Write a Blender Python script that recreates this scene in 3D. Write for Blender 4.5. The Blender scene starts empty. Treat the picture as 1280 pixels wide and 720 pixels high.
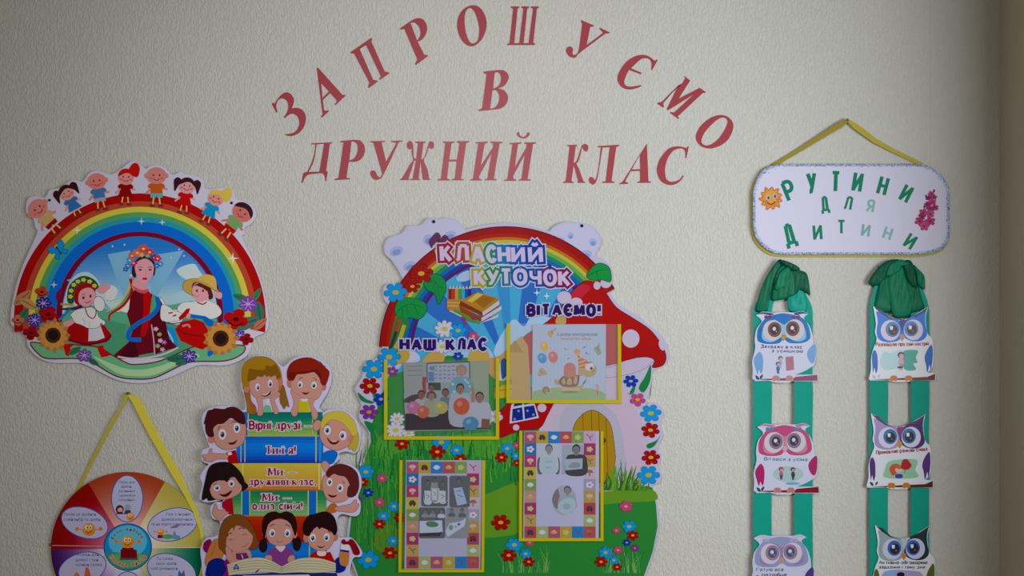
import bpy, math, random
from mathutils.geometry import tessellate_polygon
from mathutils import Vector
random.seed(7)
scn = bpy.context.scene
COL = scn.collection
U = 0.0022            # metres of wall per drawing unit
ZC = 1.55             # height of the drawing's middle above the floor
DIST = 2.738          # camera distance from the wall
# ------------------------------------------------------------------ camera, light, exposure
cam = bpy.data.objects.new('camera', bpy.data.cameras.new('camera'))
COL.objects.link(cam)
cam.location = (0, -DIST, ZC); cam.rotation_euler = (math.pi / 2, 0, 0)
cam.data.lens = 35; cam.data.sensor_width = 36
scn.camera = cam
scn.view_settings.view_transform = 'Standard'; scn.view_settings.look = 'None'
scn.view_settings.exposure = 0; scn.view_settings.gamma = 1
scn.view_settings.use_curve_mapping = False
wd = bpy.data.worlds.new('world'); scn.world = wd; wd.use_nodes = True
wd.node_tree.nodes['Background'].inputs[0].default_value = (1.0, 0.9, 0.72, 1)
wd.node_tree.nodes['Background'].inputs[1].default_value = 0.2
def lamp(name, kind, loc, target, energy, color, **kw):
    d = bpy.data.lights.new(name, kind); d.energy = energy; d.color = color
    for k, v in kw.items(): setattr(d, k, v)
    o = bpy.data.objects.new(name, d); COL.objects.link(o)
    o.location = loc
    o.rotation_euler = (Vector(target) - Vector(loc)).to_track_quat('-Z', 'Y').to_euler()
    return o
# daylight from a window in front of the right-hand wall projection, and an added spot that fills the wall, fading towards its corners
lamp('window_light', 'AREA', (2.1, -1.9, 1.5), (0.5, 0, 1.5), 45, (0.95, 1.0, 1.0), shape='RECTANGLE', size=1.7, size_y=1.0)
lamp('fill_spot', 'SPOT', (-0.2, -2.3, 2.2), (-0.2+0.1, 0, 1.55), 78, (1.0, 0.98, 0.97), spot_size=math.radians(75), spot_blend=1.0, shadow_soft_size=0.15)
# ------------------------------------------------------------------ materials
def s2l(c): return c / 12.92 if c <= 0.04045 else ((c + 0.055) / 1.055) ** 2.4
def hexlin(h): return [s2l(int(h[i:i + 2], 16) / 255) for i in (0, 2, 4)]
MATS = {}
def mat(h, L=1.0, rough=0.45, spec=0.09, sheen=0):
    key = (h, round(L, 3), rough, spec, sheen)
    if key in MATS: return MATS[key]
    m = bpy.data.materials.new('ink_' + h); m.use_nodes = True
    b = m.node_tree.nodes['Principled BSDF']
    c = hexlin(h); mx = max(c)
    b.inputs['Base Color'].default_value = [max(0.001, min(0.86, (mx - (mx - v) * 1.045) / L)) for v in c] + [1]
    b.inputs['Roughness'].default_value = rough
    b.inputs['Specular IOR Level'].default_value = spec
    if sheen: b.inputs['Sheen Weight'].default_value = sheen
    MATS[key] = m
    return m
def X(px): return (px - 640) * U
def Z(py): return ZC + (360 - py) * U
# ------------------------------------------------------------------ 2D path tools
def spline(pts, closed, n=5):
    """Catmull-Rom through pts"""
    out = []; N = len(pts)
    if N < 3 and not closed: return list(pts)
    for i in range(N if closed else N - 1):
        if closed: p0, p1, p2, p3 = pts[i - 1], pts[i], pts[(i + 1) % N], pts[(i + 2) % N]
        else: p0, p1, p2, p3 = pts[max(0, i - 1)], pts[i], pts[i + 1], pts[min(N - 1, i + 2)]
        for k in range(n):
            t = k / n
            out.append(tuple(0.5 * (2 * b + (c - a) * t + (2 * a - 5 * b + 4 * c - d) * t * t + (3 * b - a - 3 * c + d) * t ** 3)
                             for a, b, c, d in zip(p0, p1, p2, p3)))
    if not closed: out.append(tuple(pts[-1]))
    return out
def parse(s, smooth):
    """'x,y x,y! x,y~' -> [(x, y, sharp)]"""
    if not isinstance(s, str): return [(p[0], p[1], not smooth) for p in s]
    r = []
    for t in s.split():
        sh = not smooth
        if t[-1] == '!': sh = True; t = t[:-1]
        elif t[-1] == '~': sh = False; t = t[:-1]
        a, b = t.split(','); r.append((float(a), float(b), sh))
    return r
def path(s, smooth=True, n=4):
    r = parse(s, smooth)
    idx = [i for i, p in enumerate(r) if p[2]]
    if not idx: return spline([p[:2] for p in r], True, n)
    r = r[idx[0]:] + r[:idx[0]]; r.append(r[0])
    out = []; seg = [r[0][:2]]
    for p in r[1:]:
        seg.append(p[:2])
        if p[2]:
            out += spline(seg, False, n)[:-1] if len(seg) > 2 else [seg[0]]
            seg = [p[:2]]
    return out
def area(l): return 0.5 * sum(a[0] * b[1] - b[0] * a[1] for a, b in zip(l, l[1:] + l[:1]))
TXT = {}
def glyphs(s, bold):
    k = (s, bold)
    if k not in TXT:
        c = bpy.data.curves.new('glyphs', 'FONT'); c.body = s; c.offset = bold; c.resolution_u = 3
        o = bpy.data.objects.new('glyphs', c); COL.objects.link(o)
        dg = bpy.context.evaluated_depsgraph_get()
        m = bpy.data.meshes.new_from_object(o.evaluated_get(dg))
        TXT[k] = ([(v.co.x, v.co.y) for v in m.vertices], [tuple(p.vertices) for p in m.polygons])
        bpy.data.objects.remove(o); bpy.data.curves.remove(c); bpy.data.meshes.remove(m)
    return TXT[k]
# ------------------------------------------------------------------ things and parts
def thing(name, label, cat, px, py, group=None):
    o = bpy.data.objects.new(name, None); COL.objects.link(o)
    o.location = (X(px), 0, Z(py)); o.empty_display_size = 0.05
    o['label'] = label; o['category'] = cat; o['kind'] = 'thing'
    if group: o['group'] = group
    return o
class Sheet:
    """one printed board: its inks lie one above the other from depth d on"""
    def __init__(s, d, L, rough=0.45, spec=0.09): s.d = d; s.L = L; s.rough = rough; s.spec = spec; s.org = (0, 0, 1)
    def next(s, step=0.000003): s.d += step; return s.d
class Part:
    def __init__(s, sheet): s.sh = sheet; s.v = []; s.f = []; s.c = []; s.keys = []; s.org = sheet.org; s.smooth = False
    def o(s, ox=0, oy=0, k=1, rot=0, flip=1):
        s.org = (ox, oy, k, math.cos(math.radians(rot)), math.sin(math.radians(rot)), flip); return s
    def T(s, p):
        if len(s.org) == 3: return (s.org[0] + p[0] / s.org[2], s.org[1] + p[1] / s.org[2])
        ox, oy, k, c, sn, fl = s.org
        x, y = p[0] * fl, p[1]
        return (ox + (x * c - y * sn) / k, oy + (x * sn + y * c) / k)
    def slot(s, col, **kw):
        m = mat(col, kw.get('L', s.sh.L), kw.get('rough', s.sh.rough), kw.get('spec', s.sh.spec), kw.get('sheen', 0)) if isinstance(col, str) else col
        if m not in s.keys: s.keys.append(m)
        return s.keys.index(m)
    def raw(s, pts, faces, d, col):
        """pts in photo-wall units (already transformed), d depth"""
        b = len(s.v); k = s.slot(col)
        s.v += [(X(p[0]), -(d if not isinstance(d, list) else d[i]), Z(p[1])) for i, p in enumerate(pts)]
        for f in faces:
            a = area([pts[i] for i in f])
            f = list(f) if a > 0 else list(f)[::-1]     # y-down: clockwise faces look towards the room
            s.f.append([b + i for i in f][::-1]); s.c.append(k)
    def loops(s, loops, col, d=None):
        if d is None: d = s.sh.next()
        if len(loops) == 1: s.raw(loops[0], [tuple(range(len(loops[0])))], d, col); return
        tri = tessellate_polygon([[Vector((p[0], p[1], 0)) for p in l] for l in loops])
        s.raw([p for l in loops for p in l], tri, d, col)
    def B(s, pts, col, n=4, ol=None):
        l = [s.T(p) for p in path(pts, True, n)]; s.loops([l], col)
        if ol: s.line(l + [l[0], l[1]], ol[0], ol[1])
    def P(s, pts, col, ol=None):
        l = [s.T(p) for p in path(pts, False)]; s.loops([l], col)
        if ol: s.line(l + [l[0]], ol[0], ol[1])
    def E(s, cx, cy, rx, ry, col, rot=0, a0=0, a1=360, n=24, ol=None):
        c, sn = math.cos(math.radians(rot)), math.sin(math.radians(rot))
        l = []
        for i in range(n + (a1 - a0 < 360)):
            a = math.radians(a0 + (a1 - a0) * i / n); x, y = rx * math.cos(a), ry * math.sin(a)
            l.append(s.T((cx + x * c - y * sn, cy + x * sn + y * c)))
        s.loops([l], col)
        if ol: s.line(l + [l[0], l[1]], ol[0], ol[1])
    def ring(s, cx, cy, r0, r1, col, a0=0, a1=360, n=48, cy1=None, d=None):
        if d is None: d = s.sh.next()
        cy1 = cy if cy1 is None else cy1
        q = []
        for i in range(n + 1):
            a = math.radians(a0 + (a1 - a0) * i / n)
            q.append(s.T((cx + r0 * math.cos(a), cy + r0 * math.sin(a)))); q.append(s.T((cx + r1 * math.cos(a), cy1 + r1 * math.sin(a))))
        s.raw(q, [(2 * i, 2 * i + 1, 2 * i + 3, 2 * i + 2) for i in range(n)], d, col)
    def line(s, l, w, col, w2=None, step=0.000002):
        """strip along an already transformed polyline; width in wall units"""
        q = []; N = len(l)
        for i, p in enumerate(l):
            a, b = l[max(0, i - 1)], l[min(N - 1, i + 1)]
            dx, dy = b[0] - a[0], b[1] - a[1]; m = math.hypot(dx, dy) or 1
            ww = (w if w2 is None else w + (w2 - w) * i / (N - 1)) / 2
            q.append((p[0] - dy / m * ww, p[1] + dx / m * ww)); q.append((p[0] + dy / m * ww, p[1] - dx / m * ww))
        s.sh.next(step); bent = N > 3 and w2 is None
        if not bent: s.raw(q, [(2 * i, 2 * i + 1, 2 * i + 3, 2 * i + 2) for i in range(N - 1)], s.sh.d, col)
        else:
            for i in range(N - 1): s.raw(q[2 * i:2 * i + 4], [(0, 1, 3, 2)], s.sh.next(0.0000004), col)
    def S(s, pts, w, col, w2=None, n=4):
        r = parse(pts, True); k = s.org[2]
        l = spline([p[:2] for p in r], False, n)
        s.line([s.T(p) for p in l], w / k, col, None if w2 is None else w2 / k)
    def flower(s, cx, cy, r, col, ctr='c8a030', n=6, rot=0, sq=0.85, ol=None, cr=0.3):
        def ros(rr):
            l = []
            for i in range(n * 8):
                a = 2 * math.pi * i / (n * 8); k = rr * (0.58 + 0.42 * abs(math.cos(n * a / 2)) ** 0.55)
                l.append(s.T((cx + k * math.cos(a + rot), cy + sq * k * math.sin(a + rot))))
            return l
        if ol: s.loops([ros(r * 1.1)], ol)
        s.loops([ros(r)], col)
        s.E(cx, cy, r * cr, r * cr * 0.8 * sq, ctr, n=10)
    def star(s, cx, cy, r, col, n=4, inner=0.25):
        s.P([(cx + (r if i % 2 == 0 else r * inner) * math.cos(math.pi * i / n), cy + (r if i % 2 == 0 else r * inner) * math.sin(math.pi * i / n)) for i in range(2 * n)], col)
    def text(s, t, x, y, h, col, w=None, bold=0.02, rot=0, shear=0, align='l', out=None, arc=None):
        """t with its baseline at (x, y), capital height h; w fits the width; out = (width, colour) contour"""
        v, f = glyphs(t, bold)
        if not v: return
        x0, x1 = min(p[0] for p in v), max(p[0] for p in v)
        ky = h / 0.73; kx = ky if w is None else w / (x1 - x0)
        off = {'l': -x0, 'c': -(x0 + x1) / 2, 'r': -x1}[align]
        c, sn = math.cos(math.radians(rot)), math.sin(math.radians(rot))
        def M(p):
            a = (p[0] + off) * kx + p[1] * ky * shear; b = -p[1] * ky
            return s.T((x + a * c - b * sn, y + a * sn + b * c))
        if out:
            v2, f2 = glyphs(t, bold + out[0] / ky)
            q = [M(p) for p in v2]; s.raw(q, f2, s.sh.next(), out[1])
        s.raw([M(p) for p in v], f, s.sh.next(), col)
    def slab(s, loops, d0, d1, col, side=None, bevel=0.0):
        """solid plate between depths d0 (back) and d1 (front)"""
        s.loops(loops, col, d1)
        k = s.slot(side or col)
        for l in loops:
            b = len(s.v); n = len(l); ccw = area(l) > 0
            s.v += [(X(p[0]), -d1, Z(p[1])) for p in l] + [(X(p[0]), -d0, Z(p[1])) for p in l]
            for i in range(n):
                j = (i + 1) % n
                q = [b + i, b + j, b + n + j, b + n + i]
                s.f.append(q if ccw else q[::-1]); s.c.append(k)
        s.loops(loops, side or col, d0); 
    def strip3(s, pts, col, side=None, t=0.0006):
        """bent band: pts = [(x1, y1, d1, x2, y2, d2)] edge pairs in wall units with their own depths; a thin solid"""
        k = s.slot(col); b = len(s.v); n = len(pts)
        for dd in (0, -t):
            for x1, y1, d1, x2, y2, d2 in pts:
                s.v += [(X(x1), -(d1 + dd), Z(y1)), (X(x2), -(d2 + dd), Z(y2))]
        m = 2 * n
        for i in range(n - 1):
            q = [b + 2 * i, b + 2 * i + 1, b + 2 * i + 3, b + 2 * i + 2]
            s.f.append(q); s.f.append([v + m for v in q][::-1])
            for a, c in ((0, 2), (1, 3)):
                s.f.append([b + 2 * i + a, b + 2 * i + c, b + m + 2 * i + c, b + m + 2 * i + a])
            s.c += [k] * 4
        for i in (0, n - 1):
            s.f.append([b + 2 * i, b + 2 * i + 1, b + m + 2 * i + 1, b + m + 2 * i]); s.c.append(k)
    def build(s, name, parent=None, label=None, smooth=False):
        me = bpy.data.meshes.new(name)
        off = parent_loc(parent) if parent else Vector((0, 0, 0))
        me.from_pydata([tuple(Vector(v) - off) for v in s.v], [], s.f)
        for m in s.keys: me.materials.append(m)
        me.polygons.foreach_set('material_index', s.c)
        if smooth: me.polygons.foreach_set('use_smooth', [True] * len(s.f))
        me.update()
        o = bpy.data.objects.new(name, me); COL.objects.link(o)
        if parent: o.parent = parent
        if label: o['label'] = label
        return o
def parent_loc(p):
    v = Vector((0, 0, 0))
    while p: v += Vector(p.location); p = p.parent
    return v
def box(name, lo, hi, m, **props):
    me = bpy.data.meshes.new(name)
    v = [(x, y, z) for x in (lo[0], hi[0]) for y in (lo[1], hi[1]) for z in (lo[2], hi[2])]
    f = [(0, 1, 3, 2), (4, 6, 7, 5), (0, 4, 5, 1), (2, 3, 7, 6), (0, 2, 6, 4), (1, 5, 7, 3)]
    me.from_pydata(v, [], f); me.materials.append(m); me.update()
    o = bpy.data.objects.new(name, me); COL.objects.link(o)
    for k, val in props.items(): o[k] = val
    return o
# ------------------------------------------------------------------ drawn alphabet: T thick stroke, t thin stroke, ~ smooth; capital height 10
GL = {
 'К': 'T 0,0 0,10|t 6,10 1,5|T 2,5.5 6.5,0', 'Л': 't 0,0.2 1.2,0.8 2.3,10|T 6,10 6,0|t 2.3,10 6,10', 'А': 't 0,0 3.4,10|T 3.4,10 7,0|t 1.3,3.4 5.8,3.4',
 'С': 'T~ 6.3,8 5,9.7 3,9.9 0.9,7.5 0.5,5 0.9,2.5 3,0.1 5,0.3 6.3,2', 'Н': 'T 0,0 0,10|T 6,0 6,10|t 0,5 6,5', 'И': 'T 0,10 0,0|t 0,0.6 6,9.4|T 6,10 6,0', 'Й': 'T 0,10 0,0|t 0,0.6 6,9.4|T 6,10 6,0|t~ 1.4,12.8 3,11.7 4.6,12.8',
 'У': 'T 0,10 3.2,3.5|t 6.2,10 3,2.6 1.8,0.4 0.4,0.4', 'Т': 'T 3.2,10 3.2,0|t 0,10 6.4,10', 'О': 'T~ 3.4,10 5.8,8.6 6.6,5 5.8,1.4 3.4,0 1,1.4 0.2,5 1,8.6 3.4,10', 'Ч': 'T 6,10 6,0|t~ 0,10 0.2,6.2 2,4.7 6,4.9',
 'Ш': 'T 0,0 0,10|T 4,0 4,10|T 8,0 8,10|t 0,0 8,0', 'В': 'T 0,0 0,10|T~ 0,10 3.5,10 5.2,8.7 5.1,6.4 3.5,5.3 0,5.3|T~ 3.3,5.3 5.5,4.5 5.9,2.5 5.2,0.7 3.5,0 0,0', 'І': 'T 0,0 0,10',
 'Є': 'T~ 6.3,8 5,9.7 3,9.9 0.9,7.5 0.5,5 0.9,2.5 3,0.1 5,0.3 6.3,2|t 1,5 4.6,5', 'М': 'T 0,0 0.6,10|T 0.8,10 4,1|t 4,1 7.2,10|T 7.4,10 8,0', 'З': 'T~ 0.3,8 1.2,9.6 3,10 5,9 5,6.6 3.5,5.4 2,5.3|T~ 2.8,5.3 5.2,4.6 5.8,2.6 4.8,0.6 2.8,0 1,0.3 0,1.8',
 'Д': 't 1.2,1 2.4,10|T 5.6,10 5.6,1|t 2.4,10 5.6,10|t 0,0.8 7,0.8|t 0,0.8 0,-1.8|t 7,0.8 7,-1.8', 'Р': 'T 0,0 0,10|T~ 0,10 3.5,10 5.4,9 5.8,7.3 5.2,5.6 3.5,4.7 0,4.7', 'Г': 'T 0,0 0,10|t 0,10 5.5,10 5.5,8', 'П': 'T 0,0 0,10|T 6,0 6,10|t 0,10 6,10',
 'Я': 'T 5.8,0 5.8,10|T~ 5.8,10 2.6,10 0.7,9 0.4,7.4 0.9,5.7 2.6,4.8 5.8,4.8|t 3,4.8 0,0', '!': 'T 0.5,10 0.5,3.4|T 0.5,1 0.5,0.2',
 'а': 'T~ 0.8,5.6 2.3,6.8 4,6.2 4.4,4.5|T 4.4,5 4.5,0.4 5.3,0.2|t~ 4.4,4 2,3.6 0.4,2 1,0.4 2.6,0.2 4.4,1.5', 'в': 'T 0,0 0,6.8|t~ 0,6.8 2.8,6.8 4,5.8 3.8,4.4 2.5,3.6 0,3.6|T~ 2.5,3.6 4.4,3 4.6,1.4 3.6,0.2 0,0', 'г': 'T 0,0 0,6.8|t 0,6.8 4,6.8 4,5.2',
 'д': 't 1.2,0.6 2,6.8|T 4.6,6.8 4.6,0.6|t 2,6.8 4.6,6.8|t 0,0.4 5.8,0.4|t 0,0.4 0,-1.8|t 5.8,0.4 5.8,-1.8', 'е': 't 0.5,3.6 4.9,3.6|T~ 4.9,3.6 4.5,5.8 2.8,6.8 1,5.8 0.4,3.4 1,1 2.8,0 4.9,1.2', 'ж': 'T 3.5,0 3.5,6.8|T 0.2,0 2.8,3.6|t 2.8,3.4 0.6,6.6|T 6.8,0 4.2,3.6|t 4.2,3.4 6.4,6.6',
 'з': 'T~ 0.3,5.6 1.2,6.7 3,6.6 4,5.4 3.4,4 2,3.6|T~ 2,3.6 4,3 4.4,1.4 3,0.1 1,0.1 0,1.3', 'и': 'T 0,6.8 0,0|t 0,0.4 4.8,6.4|T 4.8,6.8 4.8,0', 'й': 'T 0,6.8 0,0|t 0,0.4 4.8,6.4|T 4.8,6.8 4.8,0|t~ 1.2,9.4 2.4,8.5 3.6,9.4', 'і': 'T 0.2,0 0.2,6.8|T 0.2,8.8 0.2,9.6',
 'ї': 'T 0.6,0 0.6,6.8|T 0,8.8 0,9.6|T 2,8.8 2,9.6', 'к': 'T 0,0 0,6.8|t 4.4,6.8 1,3.4|T 1.6,3.8 5,0', 'л': 't 0,0.2 1,0.6 1.8,6.8|T 4.6,6.8 4.6,0|t 1.8,6.8 4.6,6.8', 'м': 'T 0.2,0 0.6,6.8|T 0.8,6.8 3,0.8|t 3,0.8 5.4,6.8|T 5.6,6.8 6,0', 'н': 'T 0,0 0,6.8|T 4.8,0 4.8,6.8|t 0,3.4 4.8,3.4',
 'о': 'T~ 2.7,6.8 4.5,5.8 5.1,3.4 4.5,1 2.7,0 0.9,1 0.3,3.4 0.9,5.8 2.7,6.8', 'п': 'T 0,0 0,6.8|T 4.8,0 4.8,6.8|t 0,6.8 4.8,6.8', 'р': 'T 0,-2.8 0,6.8|T~ 0,5.4 1.6,6.8 3.6,6.6 4.8,4.8 4.6,2 3.2,0.2 1.4,0.2 0,1.4', 'с': 'T~ 4.6,5.4 3.6,6.7 2.2,6.7 0.8,5.4 0.4,3.4 0.8,1.2 2.2,0.1 3.6,0.1 4.8,1.3',
 'т': 'T 2.5,6.8 2.5,0|t 0,6.8 5,6.8', 'у': 'T 0,6.8 2.6,1|t 5.2,6.8 2,-1.6 0.8,-2.6 0,-2', 'х': 'T 0.2,6.8 4.6,0|t 4.6,6.8 0.2,0', 'ш': 'T 0,0 0,6.8|T 3.4,0 3.4,6.8|T 6.8,0 6.8,6.8|t 0,0 6.8,0', 'ю': 'T 0,0 0,6.8|t 0,3.5 2,3.5|T~ 4.3,6.8 5.9,5.8 6.4,3.4 5.9,1 4.3,0 2.7,1 2.2,3.4 2.7,5.8 4.3,6.8',
 'я': 'T 4.6,6.8 4.6,0|t~ 4.6,6.8 2,6.8 0.6,5.8 0.6,4.4 2,3.4 4.6,3.4|T 2.6,3.4 0,0', 'б': 'T~ 4.4,9.8 1.4,9 0.3,6 0.5,2 2.6,0 4.5,1 4.8,3.4 4,5.6 2.2,6 0.6,4.6', 'ь': 'T 0,6.8 0,0|T~ 0,3.8 2.8,3.8 4.2,2.8 4.2,0.9 2.8,0 0,0', '—': 't 0,3.4 9.5,3.4', ',': 'T 0.4,0.7 0,-1.4', '’': 'T 0.5,10.2 0.1,8', '.': 'T 0,0 0,0.7'}
def drawn(p, t, x, y, h, col, w=None, thick=1.7, thin=0.8, serif=False, outs=(), rot=0, shear=0, gap=2.2, align='l', jit=0, only=None):
    """text in drawn strokes; h capital height in the part's current units; outs = [(extra width, colour)] from the outermost in"""
    k = h / 10; items = []; cx = 0
    for i, ch in enumerate(t):
        if ch == ' ': cx += 4.5; continue
        mx = 0
        for stv in GL[ch].split('|'):
            kind, pts = stv.split(' ', 1)
            q = [tuple(float(v) for v in a.split(',')) for a in pts.split()]
            mx = max(mx, max(a[0] for a in q))
            if '~' in kind: q = spline(q, False, 4)
            th = thick if kind[0] == 'T' else thin
            items.append((i, [(cx + a[0], a[1]) for a in q], th))
            if serif and ch != '!' and kind == 'T' and len(q) == 2 and abs(q[0][0] - q[1][0]) < 1 and abs(q[0][1] - q[1][1]) > 4:
                for a in q: items.append((i, [(cx + a[0] - thick * 1.05, a[1]), (cx + a[0] + thick * 1.05, a[1])], thin * 0.75))
        cx += mx + thick * 0.55 + gap
    tot = cx - gap; kx = k if w is None else w / tot
    x0 = {'l': 0, 'c': -tot / 2, 'r': -tot}[align]
    c, sn = math.cos(math.radians(rot)), math.sin(math.radians(rot)); rnd = random.Random(len(t) * 7 + ord(t[0]))
    J = {i: (rnd.uniform(-jit, jit), rnd.uniform(-jit, jit)) for i in range(len(t))}
    def M(i, a):
        px, py = (a[0] + x0) * kx + a[1] * k * shear, -(a[1] + J[i][0]) * k
        return p.T((x + px * c - py * sn, y + px * sn + py * c))
    sc = k / (p.org[2] if len(p.org) > 2 else 1)
    passes = list(outs) + [(0, col)] if only is None else [(only, col)]
    for extra, cc in passes:
        for i, q, th in items:
            l = [M(i, a) for a in q]; wd_ = (th + 2 * extra) * sc
            a, b = l[0], l[-1]
            if math.hypot(a[0] - b[0], a[1] - b[1]) > 1e-6 and extra:
                for e, o in ((0, 1), (-1, -2)):
                    dx, dy = l[e][0] - l[o][0], l[e][1] - l[o][1]; m = math.hypot(dx, dy) or 1
                    l[e] = (l[e][0] + dx / m * extra * sc, l[e][1] + dy / m * extra * sc)
            ccc = cc[i % len(cc)] if isinstance(cc, (list, tuple)) else cc
            p.line(l, wd_, ccc, step=0.000002)
# ------------------------------------------------------------------ the room
def wallpaper(name, col, seed):
    m = bpy.data.materials.new(name); m.use_nodes = True; nt = m.node_tree; b = nt.nodes['Principled BSDF']
    tc = nt.nodes.new('ShaderNodeTexCoord'); mp = nt.nodes.new('ShaderNodeMapping')
    mp.inputs['Rotation'].default_value = (0.35, -0.3, 0.4); mp.inputs['Scale'].default_value = (1.0, 1.0, 0.42)
    mp.inputs['Location'].default_value = (seed, seed, 0)
    n1 = nt.nodes.new('ShaderNodeTexNoise'); n1.inputs['Scale'].default_value = 170; n1.inputs['Detail'].default_value = 2.5; n1.inputs['Distortion'].default_value = 0.9
    n2 = nt.nodes.new('ShaderNodeTexNoise'); n2.inputs['Scale'].default_value = 3.0; n2.inputs['Detail'].default_value = 3
    rp = nt.nodes.new('ShaderNodeValToRGB'); rp.color_ramp.elements[0].position = 0.4; rp.color_ramp.elements[1].position = 0.62
    bm = nt.nodes.new('ShaderNodeBump'); bm.inputs['Strength'].default_value = 0.55; bm.inputs['Distance'].default_value = 0.002
    mx = nt.nodes.new('ShaderNodeMixRGB'); lin = hexlin(col)
    mx.inputs[1].default_value = lin + [1]; mx.inputs[2].default_value = [v * 0.93 for v in lin] + [1]
    lk = nt.links.new
    lk(tc.outputs['Object'], mp.inputs['Vector']); lk(mp.outputs[0], n1.inputs['Vector']); lk(tc.outputs['Object'], n2.inputs['Vector'])
    lk(n1.outputs['Fac'], rp.inputs[0]); lk(rp.outputs[0], bm.inputs['Height']); lk(bm.outputs[0], b.inputs['Normal'])
    lk(n2.outputs['Fac'], mx.inputs[0]); lk(mx.outputs[0], b.inputs['Base Color'])
    b.inputs['Roughness'].default_value = 0.6; b.inputs['Specular IOR Level'].default_value = 0.2
    return m
WP = wallpaper('wallpaper_cream', 'cecfcc', 0); WP2 = wallpaper('wallpaper_beige', 'c8c0ae', 5)
XR = X(1249)
box('wall_back', (-2.6, 0, 0), (X(1163), 0.15, 2.75), WP, kind='structure')
# the next strip of wallpaper: it starts at the seam and overlaps by a paper's thickness
box('wall_back_strip', (X(1163), -0.0007, 0), (XR, 0.15, 2.75), WP, kind='structure')
box('wall_right', (XR, -0.5, 0), (XR + 1.6, 0, 2.75), WP2, kind='structure')
FL = mat('8a7358', 1.0, 0.5)
box('floor', (-2.6, -4.2, -0.1), (XR + 1.6, 0.15, 0), FL, kind='structure')
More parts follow.
